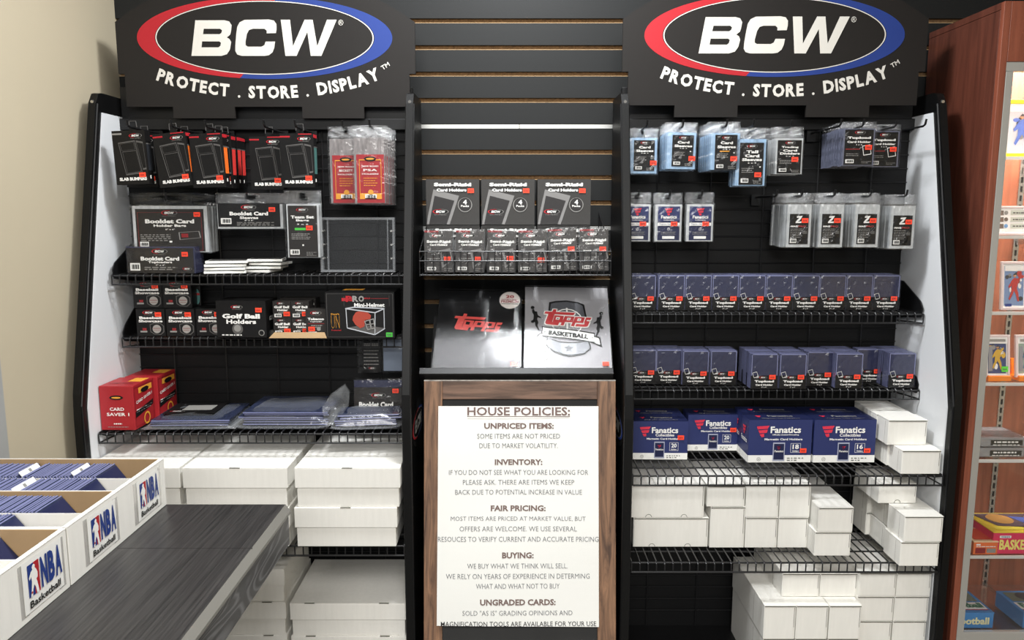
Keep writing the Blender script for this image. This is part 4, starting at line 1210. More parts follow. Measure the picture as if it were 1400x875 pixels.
for j in range(m_ + 1):
    for i in range(n + 1):
        u, v = i / n, j / m_; vs.append((x0 - cxs + pw * u - (.0035 * (1 - v) if u < .5 else -.001 * (1 - v)) , wave(u, v), z0 + (z1 - z0) * v + (.004 * (u - .5) * -1 if v == 0 else 0)))
for j in range(m_):
    for i in range(n): a = j * (n + 1) + i; fs.append((a, a + 1, a + n + 2, a + n + 1))
mb = MB(); mb.add(vs, fs, PAPER)
LINES = [('HOUSE POLICIES:', 709, 562, 140, 11.5, PRINTB, .02), ('UNPRICED ITEMS:', 709.5, 582, 95, 8, PRINTB, .035), ('SOME ITEMS ARE NOT PRICED', 709, 596, 113, 6.6, PRINTG, -.004), ('DUE TO MARKET VOLATILITY.', 709, 609, 107, 6.6, PRINTG, -.004),
         ('INVENTORY:', 709, 631.5, 65, 8, PRINTB, .035), ('IF YOU DO NOT SEE WHAT YOU ARE LOOKING FOR', 709, 645.5, 190, 6.6, PRINTG, -.004), ('PLEASE ASK. THERE ARE ITEMS WE KEEP', 709, 659, 152, 6.6, PRINTG, -.004), ('BACK DUE TO POTENTIAL INCREASE IN VALUE', 709, 672.5, 173, 6.6, PRINTG, -.004),
         ('FAIR PRICING:', 708.5, 694.5, 75, 8, PRINTB, .035), ('MOST ITEMS ARE PRICED AT MARKET VALUE, BUT', 708.5, 709, 184, 6.6, PRINTG, -.004), ('OFFERS ARE WELCOME. WE USE SEVERAL', 708.5, 722.5, 160, 6.6, PRINTG, -.004), ('RESOUCES TO VERIFY CURRENT AND ACCURATE PRICING', 708.5, 736.5, 219, 6.8, PRINTG, -.004),
         ('BUYING:', 708, 758.5, 43, 8.3, PRINTB, .035), ('WE BUY WHAT WE THINK WILL SELL.', 707.5, 773, 137, 6.8, PRINTG, -.004), ('WE RELY ON YEARS OF EXPERIENCE IN DETERMING', 708, 787, 196, 6.8, PRINTG, -.004), ('WHAT AND WHAT NOT TO BUY', 708, 800.5, 114, 6.8, PRINTG, -.004),
         ('UNGRADED CARDS:', 708, 822.5, 103, 8.5, PRINTB, .035), ('SOLD "AS IS" GRADING OPINIONS AND', 707.5, 837, 150, 6.8, PRINTG, -.004), ('MAGNIFICATION TOOLS ARE AVAILABLE FOR YOUR USE', 709, 852, 212, 6.6, PRINTK, .004)]
sub = MB()
for t, px, py, wpx, hpx, m, bo in LINES:
    a, _ = onboard(px - wpx / 2, py); b, _ = onboard(px + wpx / 2, py); _, zu = onboard(px, py - hpx / 2); _, zd = onboard(px, py + hpx / 2)
    v, f, asp = text_tris(t, bo, 0)
    pts = []
    for (p_, q_) in v:
        X_ = (a + b) / 2 - cxs + p_ * (b - a); Z_ = (zu + zd) / 2 + q_ * (zu - zd); u = (X_ + cxs - x0) / pw; vv = (Z_ - z0) / (z1 - z0); pts.append((X_, wave(u, vv) - .0007, Z_))
    mb.add(pts, f, m)
a, zl = onboard(639, 569); b, _ = onboard(779, 569); mb.box(a - cxs, b - cxs, -.0062, -.0058, zl - .0008, zl + .0008, PRINTB)
mb.build('sheet', r2)

# ------------------------------------------------------------------ right rack: hanging packs


def p_sleeve(l1, l2, l3=None, gold=False):
    def f(L):
        L.logo(.52, .08, .42)
        if l3: L.T(l1, .52, .215, .5 if len(l1) < 6 else .72, .07, bold=.05); L.T(l2, .52, .31, .6, .07, bold=.05); L.T(l3, .52, .40, .84, .07, bold=.05); b = .56
        else: L.T(l1, .52, .23, .56, .08, bold=.05); L.T(l2, .52, .345, .84, .08, bold=.05); b = .50
        L.T('2 x 3', .52, b - .08, .36, .025)
        if gold: L.R(.22, b - .045, .66, b - .015, GOLD)
        L.lines(.1, b + .04, .6, 3, .045, .02); L.bar(.24, .90, .32, .10); L.lines(.62, .9, .95, 3, .03, .015); L.R(.84, b, .9, b + .03, WHITE)
    return f


def mk(name, r4, yd, t, card, paint, cont, cmat, **kw):
    _, _, _, w_, h_ = rect(*r4, yd); return Kind(make_pack(name, w_, h_, t, card, paint, cont, cmat, **kw))


GS = 'sleeve packs on the top right hooks'
K = mk('card_sleeve_pack', (858, 173, 900, 237), 2.03, .011, (.2, .27, .88, .93), p_sleeve('Card', 'Sleeves'), (.03, .22, .96, .985), SLEEVEB, head=.22, st=(.84, .76))
hook_run(K, 858, 174, 899, 238, 2.04, 4, .013, '%s card sleeve pack on the first hook next to the centre post', 'sleeve pack', GS)
hook_run(K, 910, 170, 951, 232, 2.0, 8, .0125, '%s card sleeve pack on the second top right hook', 'sleeve pack', GS, 0, 0, 1)
K = mk('card_sleeve_pack', (968, 165, 1011, 232), 1.985, .011, (.2, .27, .9, .985), p_sleeve('Card', 'Sleeves', gold=True), (.06, .24, .98, .985), SLEEVEB, head=.22, st=(.8, .76))
hook_run(K, 968, 165, 1011, 233, 1.985, 11, .0125, '%s card sleeve pack on the third top right hook', 'sleeve pack', GS)
K = mk('tall_sleeve_pack', (1004, 172, 1048, 253), 1.99, .011, (.14, .26, .88, .97), p_sleeve('Tall', 'Card', 'Sleeves'), (.03, .2, .95, .985), SLEEVEB, head=.2, st=(.72, .80))
hook_run(K, 1004, 172, 1047, 255, 1.985, 5, .013, '%s tall sleeve pack on the fourth top right hook', 'sleeve pack', GS)
K = mk('divider_pack', (1056, 173, 1097, 239), 2.0, .011, (.14, .28, .93, .97), p_sleeve('Trading', 'Card', 'Dividers'), (.08, .24, .98, .985), SLEEVEW, head=.22, st=(.72, .68))
hook_run(K, 1056, 172, 1097, 239, 2.0, 5, .014, '%s card divider pack on the fifth top right hook', 'divider pack', GS)


def p_tl(L):
    L.logo(.52, .08, .38); L.T('Topload', .5, .24, .82, .085, bold=.06); L.T('Card Holder', .5, .35, .84, .06, bold=.05); L.T('3 x 4', .5, .43, .22, .03); L.R(.04, .54, .55, .57, DKRED)
    L.frame([(.62, .46), (.9, .42), (.96, .70), (.68, .74)], .14, WHITE, 1); L.lines(.06, .68, .5, 2, .05, .02); L.bar(.2, .9, .3, .11); L.lines(.62, .9, .95, 2, .04, .015)


TLST = mat('topload_stack', '6E7286', .2, .7, noise=.3, nscale=30, stretch=(5, 1, 1))
K = mk('card_holder_pack', (1151, 165, 1196, 226), 1.985, .011, (.05, .18, .91, .97), p_tl, (0, .16, .96, .99), TLST, head=.14, st=(.77, .58))
hook_run(K, 1151, 165, 1196, 227, 1.985, 11, .0128, '%s card holder pack of the deep row on the seventh top right hook', 'holder pack', 'deep row of card holder packs')
hook_run(K, 1186, 168, 1229, 229, 2.04, 2, .014, '%s card holder pack tucked behind the deep row on the next hook', 'holder pack', 'tucked card holder packs')


def flag(L, u, v, s):
    m = mat('flag_red', 'D8304A', .5); a = L.w / L.h
    for i, l_ in enumerate((1.0, .75, .35)):
        y0 = v + i * s * .32 * a; L.poly([(u - s * .5 + i * s * .12, y0), (u - s * .5 + i * s * .12 + l_ * s, y0 - .06 * s * a), (u - s * .5 + i * s * .16 + l_ * s * .85, y0 + .2 * s * a), (u - s * .42 + i * s * .16, y0 + .24 * s * a)], m, 2)


def p_fan(L):
    L.R(0, 0, 1, .44, NAVY); flag(L, .5, .06, .36); L.T('Fanatics', .5, .31, .72, .10, k=2, bold=.03); L.T('Collectibles', .5, .40, .5, .035, k=2); L.R(0, .48, 1, .57, WHITE); L.T('Magnetic Card Holder', .5, .525, .85, .04, NAVY, 3)
    L.E(.5, .67, .06, WHITE, 1, hole=.8); L.lines(.15, .75, .85, 3, .035, .012); L.R(.22, .88, .78, .96, WHITE)


K = mk('magnetic_holder_pack', (936, 263, 975, 331), 2.02, .016, (.13, .28, .9, .96), p_fan, (.03, .24, .97, .985), SLEEVEW, head=.22, cardm=NAVYD, st=(.7, .63), filmm=FILMC)
for x0_, nm in ((851, 'first'), (893.5, 'second'), (936.5, 'third')):
    hook_run(K, x0_, 263, x0_ + 39, 331, 2.025, 2, .02, '%%s navy magnetic holder pack on the %s hook of the lower right row' % nm, 'holder pack', 'navy magnetic holder packs')


def p_mag(L):
    zr = mat('dim_red', '9C3036', .5)
    L.poly([(.36, .08), (.66, .06), (.54, .2), (.42, .25), (.62, .25), (.6, .3), (.3, .3), (.32, .25), (.5, .12), (.36, .13)], WHITE); L.T('MAG', .24, .41, .36, .06, k=2, bold=.05); L.T('PRO', .66, .41, .4, .06, zr, 2, .05)
    L.lines(.05, .49, .7, 6, .055, .02); L.R(.72, .56, .93, .66, INKD); L.bar(.22, .89, .34, .14)


K = mk('magnetic_holder_pack', (1076, 262, 1110, 337), 2.0, .014, (.12, .38, .88, .93), p_mag, (.02, .21, .98, .985), SLEEVEW, head=.17, st=(.72, .5), filmm=FILMC)
for (a, b, nm, sv) in ((1072, 1110, 'first', 0), (1117, 1153, 'second', 0), (1166, 1201, 'third', 0), (1214, 1250, 'fourth', 0)):
    hook_run(K, a, 261, b, 339 if nm != 'fourth' else 341, 1.99, 8, .015, '%%s clear magnetic holder pack on the %s silver hook of the lower right row' % nm, 'holder pack', 'clear magnetic holder packs', -.0004)


# ------------------------------------------------------------------ right shelves: wrapped bundles of rigid holders
def p_topb(L):
    L.frame([(.03, -.22), (.2, -.32), (.27, .08), (.1, .18)], .14, WHITE, 2); L.logo(.45, .13, .3); L.T('Topload', .5, .45, .74, .22, bold=.06, k=2); L.T('Card Holder', .5, .70, .66, .14, bold=.05, k=2); L.T('3" x 4"', .5, .88, .2, .08, k=2)


_, _, _, wt_, ht_ = rect(1100, 377, 1136, 424, 2.06)
KT = Kind(standing('card_holder_bundle', wt_ * .985, ht_, .036, (0, .62, 1, 1), p_topb, CARDB, HOLDER, st=(.8, .66), edge=HOLDEDGE, over=.002))
z1_ = 1.2845; n = 10
nth = ['first', 'second', 'third', 'fourth', 'fifth', 'sixth', 'seventh', 'eighth', 'ninth', 'tenth']
dpt = ['front', 'middle', 'back', 'rearmost']
for i in range(10):
    px = 879 + i * 36.6 + (4 if i else 0) * 0 + (2 if i else -1)
    p = P(px, 424, 2.045)
    for k in range(2):
        KT.put((p.x + random.uniform(-.001, .001), 2.045 - D + k * .044, z1_), 'wrapped card holder bundle on the upper right shelf, %s column from the left, %s one' % (nth[i], dpt[k]), 'holder bundle', 'card holder bundles on the upper right shelf', (0, 0, R(random.uniform(-1, 1))))
z2_ = 1.0795
for (px, yd, nk, nm) in ((879, 2.06, 2, 'first'), (914, 2.06, 2, 'second'), (950.5, 2.045, 2, 'third'), (988.5, 2.045, 2, 'fourth'), (1044.5, 2.0, 3, 'fifth'), (1083.5, 2.0, 3, 'sixth'), (1120, 2.03, 2, 'seventh'), (1160, 2.005, 3, 'eighth'), (1187, 2.075, 1, 'ninth'), (1232, 2.01, 3, 'tenth')):
    p = P(px, 525, yd)
    for k in range(nk):
        KT.put((p.x - .0 * k, yd - D + k * .041, z2_), 'wrapped card holder bundle on the lower right shelf, %s column from the left, %s one' % (nm, dpt[k]), 'holder bundle', 'card holder bundles on the lower right shelf', (0, 0, R(random.uniform(-1.5, 1.5))))

# navy magnetic holder cartons
def fan_box(num, w_, h_, coll):
    def pf(L):
        L.R(0, .83, 1, 1, WHITE); flag(L, .22, .15, .2)
        L.T('Fanatics', .58, .23, .48, .155, k=2, bold=.03)
        if coll: L.T('Collectibles', .58, .355, .34, .075, k=2)
        else: L.T('Officially Licensed Everything', .58, .35, .42, .045, k=2)
        L.T('Magnetic Card Holders', .55, .46, .6, .065, k=2, bold=.03)
        L.R(.39, .53, .58, .97, mat('holder_print', 'A9ADC0', .4), 1); L.R(.405, .56, .565, .93, NAVYD, 2); flag(L, .485, .62, .07); L.T('Fanatics', .485, .73, .14, .05, k=4)
        L.frame([(.67, .55), (.83, .55), (.83, .77), (.67, .77)], .06, WHITE); L.T(num, .75, .63, .1, .11, k=2, bold=.03); L.T('Holders', .75, .73, .1, .04, k=2)
        L.E(.17, .92, .03, INKG, 2, hole=.8); L.T('UV', .17, .92, .025, .03, INKD, 2); L.lines(.62, .89, .88, 2, .05, .02, INKD)
    def pt(L): L.R(0, 0, 1, 1, NAVYD); flag(L, .2, .45, .1); L.T('Fanatics', .55, .5, .4, .22, INKG, 2); L.T('Magnetic Card Holders', .52, .85, .6, .1, INKG, 2)
    def ps(L): L.R(0, .83, 1, 1, WHITE); flag(L, .5, .2, .4); L.T('Fanatics', .5, .5, .7, .12, k=2)
    return carton('magnetic_holder_box', w_, h_, .066, pf, NAVY, side=ps, top=pt, st=(.87, .72 if not coll or num == '16' else .42), bevel=.001)


zs_ = .8905
FB = [('20', 864, 940, 576, 628, True, 'twenty count navy box at left end of the lower right shelf', 3), ('20', 939, 1011, 567, 616, True, 'twenty count navy box set back beside the left end one', 2),
      ('18', 1021, 1109, 574, 632, False, 'eighteen count navy box in the middle of the lower right shelf', 2), ('16', 1110, 1196, 574, 632, True, 'sixteen count navy box beside the white boxes', 2)]
for num, a, b, yt, yb3, coll, lab, nk in FB:
    p = G((a + b) / 2, yb3, zs_); yd = p.y + D; w_ = P(b, 600, yd).x - P(a, 600, yd).x; h_ = P(900, yt, yd).z - zs_
    K = Kind(fan_box(num, w_ * .985, h_, coll))
    for k in range(nk):
        if k and p.y + k * .068 + .066 > YB - D - .003: break
        K.put((p.x, p.y + k * .068, zs_), lab if k == 0 else 'navy box %s the %s' % ('right behind' if k == 1 else 'two behind', ' '.join(lab.split()[:6 if num == '20' and k else 4]) + (' one' if num != '20' else '')), 'box', 'navy magnetic holder boxes', (0, 0, R(random.uniform(-.8, .8))))


# ------------------------------------------------------------------ white row boxes, right rack
def row_box(x0, x1, yf, depth, z0, z1, label, group, notch=0, side=False, rz=0):
    r = thing('cardboard_box', ((x0 + x1) / 2, yf, z0), (0, 0, R(rz))); w_ = x1 - x0; h_ = z1 - z0
    mb = MB(); mb.box(-w_ / 2, w_ / 2, .0015, depth, 0, h_ - .002, WCARD)
    mb.box(-w_ / 2 - .0003, -w_ / 2 + .001, depth * .30, depth * .303, 0, h_ * .9, SEAM); mb.build('carton', r, bevel=.0015)
    mb = MB(); mb.box(-w_ / 2 + .002, w_ / 2 - .0045, -.0004, .0012, .001, h_ - .006, WCARD)
    n = 26; rnd = random.Random(int(x0 * 1e4 + z0 * 1e5))
    for i in range(n):
        xx = -w_ / 2 + .002 + (w_ - .006) * i / n; mb.box(xx, xx + (w_ - .006) / n * rnd.uniform(.5, 1.0), -.0002, .0012, h_ - .006, h_ - .0045 + rnd.uniform(0, .0012), WCARD)
    mb.box(w_ / 2 - .0042, w_ / 2 - .0034, -.0001, .0013, h_ * .35, h_ - .006, SEAM)
    for k in range(notch):
        u = (.25 + .48 * k) if notch == 2 else .5
        mb.ell(-w_ / 2 + u * w_, .0015, .0085, .0085, -.0008, SEAM, 12, hole=.86, a0=0, a1=180)
    mb.build('front_flap', r, bevel=.0006)
    mb = MB(); mb.box(-w_ / 2 - .0006, w_ / 2 + .0006, .0, depth + .0005, h_ - .0018, h_, WCARD); mb.box(-w_ / 2 + .001, w_ / 2 - .001, -.0012, .002, h_ - .0036, h_ - .0017, SEAM); mb.build('top_flap', r, bevel=.0006)
    tag(r, label, 'cardboard box', group)


def rb(px0, py0, px1, py1, depth, label, group, yd=None, z0=None, z1=None, notch=0, rz=0, yx=None):
    yd = yd or 1.9; yx = yx or yd; pm = (py0 + py1) / 2
    a = P(px0, pm, yx).x; b = P(px1, pm, yx).x
    row_box(a, b, yd - D, depth, P(700, py1, yd).z if z0 is None else z0, P(700, py0, yd).z if z1 is None else z1, label, group, notch, rz=rz)
    return P(700, py0, yd).z


G3 = 'white boxes on the lower right shelf'; G4 = 'white boxes on the bottom right shelf'; G5 = 'white boxes on the right floor deck'
ya3 = 1.865; yu3 = 1.91
ztop = P(700, 616, ya3).z; zup = ztop + .0005 + (P(700, 566, yu3).z - P(700, 600, yu3).z)
rb(1233, 613, 1286, 650, .066, 'white box at the right front corner of the lower right shelf beside the navy boxes', G3, ya3, .8905, ztop)
rb(1231, 613, 1284, 650, .075, 'white box right behind the corner box of the lower right shelf', G3, ya3 + .067, .8905, ztop - .001, yx=ya3)
rb(1233, 613, 1280, 650, .06, 'white box at the back right of the lower right shelf', G3, ya3 + .143, .8905, ztop - .001, yx=ya3)
rb(1215, 566, 1268, 600, .06, 'white box on top of the corner one beside the navy boxes', G3, yu3, ztop + .0005, zup)
rb(1214, 566, 1266, 600, .075, 'white box behind the top one beside the navy boxes', G3, yu3 + .061, ztop + .0005, zup - .001, yx=yu3)
rb(1217, 566, 1266, 600, .07, 'white box hindmost of the upper row beside the navy boxes', G3, yu3 + .137, ztop + .0005, zup - .001, yx=yu3)
# bottom wire shelf
z4 = .6645; y4 = 1.93; m4 = P(700, 707.5, y4).z; t4 = P(700, 662, y4).z
zq = P(700, 708, 1.935).z
rb(866, 709, 968, 751, .20, 'wide white box with two thumb notches at the bottom left of the right rack', G4, 1.935, z4, zq, 2)
rb(862, 661, 963, 707, .20, 'wide white box on top of the other wide one on the right rack', G4, 1.935, zq + .0005, P(700, 662, 1.935).z, 2)
zq = P(700, 693, y4).z
rb(971, 693, 1018, 752, .20, 'tall white box right of the lower wide one', G4, y4, z4, zq)
rb(967, 665, 1018.5, 692, .20, 'flat white box on top of the tall one', G4, y4, zq + .0005, P(700, 664, y4).z)
for nm, a, b, c, d in (('left', 1020, 1065, 1019, 1062.5), ('right', 1066.5, 1108, 1064, 1104)):
    rb(c, 707.5, d, 752, .2, 'white box in the middle of the bottom right shelf, lower %s of four' % nm, G4, y4, z4, m4)
    rb(a, 662, b, 707, .2, 'white box in the middle of the bottom right shelf, upper %s of four' % nm, G4, y4, m4 + .0005, t4)
y5 = G(1135, 760, z4).y + D; zq = P(700, 727.5, y5).z
rb(1114, 728, 1163, 760, .25, 'white box under the one with visible lid left of the gap', G4, y5, z4, zq)
rb(1119, 694, 1166.5, 727, .25, 'white box with visible lid left of the gap on the bottom right shelf', G4, y5, zq + .0005, P(700, 694, y5).z)
y6 = G(1256, 774, z4).y + D; zq = P(700, 741, y6).z; zr_ = P(700, 706, y6).z
rb(1231, 741, 1283.5, 774, .085, 'white box at the right front corner of the bottom right shelf', G4, y6, z4, zq)
rb(1236.5, 706, 1289, 740, .085, 'white box with visible lid on the corner box of the bottom right shelf', G4, y6, zq + .0005, zr_)
rb(1231, 741, 1283, 770, .10, 'white box behind the corner box of the bottom right shelf', G4, y6 + .087, z4, zq - .004, yx=y6 + .02)
rb(1234, 706, 1286, 740, .10, 'white box behind the box with visible lid in the corner of the bottom right shelf', G4, y6 + .087, zq + .0005, zr_ - .004, yx=y6 + .02)
rb(1225, 741, 1275, 770, .09, 'white box at the back of the lower row in the right corner', G4, y6 + .189, z4, zq, yx=y6 + .02)
rb(1228, 706, 1277, 740, .09, 'white box at the back of the upper row in the right corner', G4, y6 + .189, zq + .0005, zr_, yx=y6 + .02)
rb(1219, 672, 1272, 688, .14, 'white box with thumb notch squeezed under the lower right shelf', G4, y6 + .085, zr_ + .0005, .8495, 1, yx=y6 + .02)
# deck
y7 = 1.87; e = [P(700, v, y7).z for v in (783, 815.5, 849, 882)]; e[3] = max(e[3], DECK + .08)
lv = ['top', 'second', 'third', 'bottom']
zl = e + [DECK]
for i in range(4):
    for nm, a, b in (('inner', 1174, 1224), ('outer', 1225, 1271.5)):
        rb(a - (1 if i else 0), 0, b - (1.5 * i), 0, .30, 'white box of the right floor stack, %s row, %s column' % (lv[i], nm), G5, y7, zl[i + 1] + .0005, zl[i]) if False else row_box(P(a - (1 if i else 0), 815, y7).x, P(b - 1.0 * i, 815, y7).x, y7 - D, .25, zl[i + 1] + .0005, zl[i], 'white box of the right floor stack, %s row, %s column' % (lv[i], nm), G5)
y8 = 1.84; tt = P(700, 828, y8).z; bb = P(700, 874, y8).z
for nm, a, b in (('left', 1044.5, 1087.5), ('middle', 1088.5, 1132), ('right', 1133.5, 1177)):
    row_box(P(a, 850, y8).x, P(b, 850, y8).x, y8 - D, .28, bb + .0005, tt, 'tall white box of the front floor row, %s one' % nm, G5)
    row_box(P(a + 1, 850, y8).x, P(b - 1, 850, y8).x, y8 - D + .003, .276, DECK + .0005, bb, 'white box under the front floor row, %s one' % nm, G5)
y9 = 1.885
zt9 = min(.633, P(700, 784, y9).z)
for nm, a, b in (('left', 1069.5, 1120.5), ('right', 1121.5, 1172)):
    row_box(P(a, 800, y9).x, P(b, 800, y9).x, y9 - D, .235, tt + .0005, zt9, 'white box lying on the front floor row, %s one' % nm, G5)

# ------------------------------------------------------------------ counter and sports card boxes
ZCN = .95; xr = -.4615; ybk = 1.515 - D
r = thing('counter', (-1.0, -1.2, 0)); tag(r, 'dark wood grain counter with grey edge band at lower left', 'counter'); off = (1.0, 1.2, 0)
mb = MB(); mb.box(-1.6, xr - .006, -2.0, ybk - .002, ZCN - .025, ZCN, COUNTER); k = mb.build('top', r, off, bevel=.0006)
mb = MB(); mb.add([(xr - .0065, -2.0, ZCN), (xr + .004, -2.0, ZCN - .014), (xr + .004, ybk, ZCN - .014), (xr - .0065, ybk, ZCN), (xr - .0065, -2.0, ZCN - .02), (xr - .0065, ybk, ZCN - .02), (xr + .004, -2.0, ZCN - .02), (xr + .004, ybk, ZCN - .02)],
                  [(0, 1, 2, 3), (1, 6, 7, 2), (0, 3, 5, 4), (4, 5, 7, 6), (3, 2, 7, 5), (0, 4, 6, 1)], EDGE); mb.build('edge_band', r, off)
mb = MB(); mb.box(-1.6, xr - .006, ybk - .002, ybk, ZCN - .06, ZCN - .0005, EDGE); mb.build('rear_band', r, off)
mb = MB(); mb.box(xr - .018, xr, -2.0, ybk - .002, ZCN - .085, ZCN - .0255, APRON); mb.build('apron', r, off)
mb = MB(); mb.box(-1.6, -.78, -2.0, ybk - .12, 0, ZCN - .0255, BLKM); mb.build('pedestal', r, off)
mb = MB(); mb.box(-.708, xr - .004, 1.305 - D, 1.3058 - D, ZCN - .001, ZCN + .0003, mat('seam_dark', '15120F', .6)); mb.build('seam', r, off)
XF = -.711; ZT_ = ZCN + .0985
navg = HOLDBLUE


def nba(L):
    """ball player logo in red and blue, block letters and a small word"""
    b, r_ = BLUE, RED
    L.R(0, 0, 1, 1, WHITE)
    L.R(.12, .10, .27, .72, b, 1); L.R(.27, .10, .40, .72, r_, 1)
    L.poly([(.24, .14), (.27, .13), (.30, .16), (.29, .21), (.32, .25), (.35, .33), (.345, .42), (.31, .44), (.33, .52), (.345, .62), (.36, .72), (.30, .72), (.285, .60), (.25, .52), (.215, .60), (.20, .72), (.15, .72), (.18, .58), (.20, .44), (.19, .34), (.15, .40), (.14, .34), (.19, .25), (.235, .22), (.22, .18)], WHITE, 2)
    L.E(.18, .64, .018, r_, 3)
    for i, c in enumerate('NBA'): L.T(c, .51 + i * .185, .40, .165, .60, b, 2, .05)
    L.T('Basketball', .51, .86, .78, .14, INKB, 2, .02)


def open_box(name, y0, y1, label, nlab, mid=True):
    r = thing(name, (-.95, (y0 + y1) / 2, ZCN + .0005)); tag(r, label, 'card box', 'open boxes of cards on the counter'); off = Vector((.95, -(y0 + y1) / 2, -ZCN - .0005)); t = .0035
    xl = -1.5
    mb = MB(); z0, z1 = ZCN + .0005, ZT_
    mb.box(XF - .002, XF, y0, y1, z0, z1, WCARD); mb.box(XF - t - .001, XF - .0021, y0 + t, y1 - t, z0 + .003, z1 - .001, BROWN); mb.box(XF - .008, XF + .0004, y0, y1, z1 - .001, z1 + .001, WCARD)
    k = mb.build('end_wall', r, off, bevel=.0006)
    mb = MB(); mb.box(xl, XF - .0022, y1 - .0015, y1, z0, z1, WCARD); mb.box(xl, XF - .006, y1 - t, y1 - .0016, z0 + .003, z1 - .001, BROWN); mb.build('back_wall', r, off)
    mb = MB(); mb.box(xl, XF - .0022, y0, y0 + t, z0, z1, WCARD); mb.build('front_wall', r, off)
    mb = MB(); mb.box(xl, XF - .0022, y0 + t, y1 - t, z0, z0 + .003, WCARD); mb.build('box_floor', r, off)
    q = (y1 - y0) / 4
    for k in (1, 2, 3):
        y = y0 + q * k; mb = MB(); mb.box(xl, XF - .006, y, y + .0018, z0 + .003, z1 - (.004 if k == 2 else .012), WCARD); 
        if k == 2: mb.box(xl, XF - .006, y - .002, y - .0001, z0 + .003, z1 - .005, BROWN)
        mb.build('divider', r, off)
    for (yc, wl, hl) in nlab:
        mb = MB(); mb.M = Matrix.Translation((XF + .0003, yc, ZCN + .012)) @ Matrix.Rotation(R(90), 4, 'Z'); nba(Lab(mb, wl, hl)); k = mb.build('printed_label', r, off)
        for dy in (-.048, .046):
            mb = MB(); mb.box(XF + .0002, XF + .0006, yc + dy - .009, yc + dy + .009, ZCN + .01, ZT_ - .008, film('tape_%d' % int(yc * 1000 + dy * 1e5), fac=.05, rough=.3, bump=.1)); mb.build('tape', r, off)
    return r


yA0, yA1 = 1.1675 - D, 1.512 - D
open_box('card_box', yA0, yA1, 'open white card box with two basketball labels at the far end of the counter', [(1.437 - D, .088, .078), (1.268 - D, .092, .078)])
open_box('card_box', yA0 - .35, yA0 - .004, 'open white card box with one basketball label nearest on the counter', [(1.098 - D, .098, .08), (.93 - D, .095, .08)])
# cards in rigid sleeves, each its own
mb = MB(); mb.box(-.0013, .0013, -.0372, .0372, 0, .103, HOLDBLUE)
mb.box(.0013, .0016, -.036, .036, .004, .098, NAVYD); mb.box(-.0014, .0014, -.0376, .0376, .1015, .1035, HOLDEDGE); mb.box(-.0014, .0014, -.0378, -.0372, .004, .1015, HOLDEDGE); cr = thing('sleeved_card'); mb.build('rigid_sleeve', cr, bevel=.0006)
KC = Kind(cr)
q = (yA1 - yA0) / 4
rows = [('back', yA1 - q * .5, G(180, 652, 1.03).x), ('second', yA1 - q * 1.5, G(163, 668, 1.03).x), ('third', yA1 - q * 2.5, G(108, 699, 1.03).x), ('fourth', yA1 - q * 3.5, G(60, 716, 1.03).x), ('front', yA0 - q * .5 - .0045, G(40, 750, 1.03).x)]
DIVX = []
for (px, py, row, lab) in ((110, 648, 0, 'white divider tab in the back row of the far card box, right one'), (40, 650, 0, 'white divider tab in the back row of the far card box, left one'), (33, 675, 1, 'larger white divider tab in the second row of the far card box')):
    p = P(px, py, rows[row][1] + D); DIVX.append((row, p.x + .0625)); r = thing('divider_card', (p.x + .0625, rows[row][1], ZCN + .006), (0, R(-36), 0)); mb = MB(); w2 = .034 if row == 0 else .038
    mb.box(-.0009, .0009, -w2 + .0012, w2 - .0012, 0, .097, WHITE); mb.build('card', r); mb = MB(); mb.box(-.0008, .0008, -w2 * .85, w2 * .85, .097, .109, WHITE); mb.box(.0008, .001, -.004, .004, .099, .106, INKG); mb.build('tab', r, bevel=.0005); tag(r, lab, 'divider', None)
for nm, y, xe in rows:
    x = xe; i = 0; lean = -38 if nm in ('third', 'fourth', 'front') else -36
    while x > -1.16 and i < 60:
        if any(rows[r_][0] == nm and abs(x - dx_) < .0048 for r_, dx_ in DIVX): x -= .0026; continue
        KC.put((x, y + random.uniform(-.0005, .0005), ZCN + .005 + random.uniform(0, .002)), 'blue sleeved card standing in the %s row of the counter boxes' % nm, 'card', 'sleeved cards in the %s row' % nm, (0, R(lean + random.uniform(-.3, .3)), 0))
        x -= .0058; i += 1
# ------------------------------------------------------------------ wooden showcase at right
X0, X1 = 1.168, 1.80; YF = 1.92 - D; ZTOP = 2.025; YBK = 2.24 - D
r = thing('showcase', (1.45, -.2, 0)); tag(r, 'cherry wood showcase with aluminium framed glass door at right', 'showcase'); off = (-1.45, .2, 0)
mb = MB(); mb.box(X0, X0 + .016, YF + .002, YBK, 0, ZTOP - .001, CHERRY); mb.build('side_panel', r, off, bevel=.0008)
mb = MB(); mb.box(X1 - .016, X1, YF + .002, YBK, 0, ZTOP - .001, CHERRY); mb.build('side_panel', r, off, bevel=.0008)
mb = MB(); mb.box(X0, X1, YF + .002, YBK, ZTOP, ZTOP + .016, CHERRY); mb.build('top_panel', r, off)
mb = MB(); mb.box(X0 + .0165, X1 - .0165, YBK - .008, YBK, .15, ZTOP - .002, CHERRYB); mb.build('back_panel', r, off)
SZ = [P(1380, v, 1.97).z for v in (215, 322, 425, 521, 625, 755, 856)]
zdoor0 = P(1350, 862, 1.92).z
mb = MB(); mb.box(X0 + .0165, X1 - .0165, YF + .002, YBK - .009, 0, zdoor0 - .03, CHERRY); mb.build('plinth', r, off)
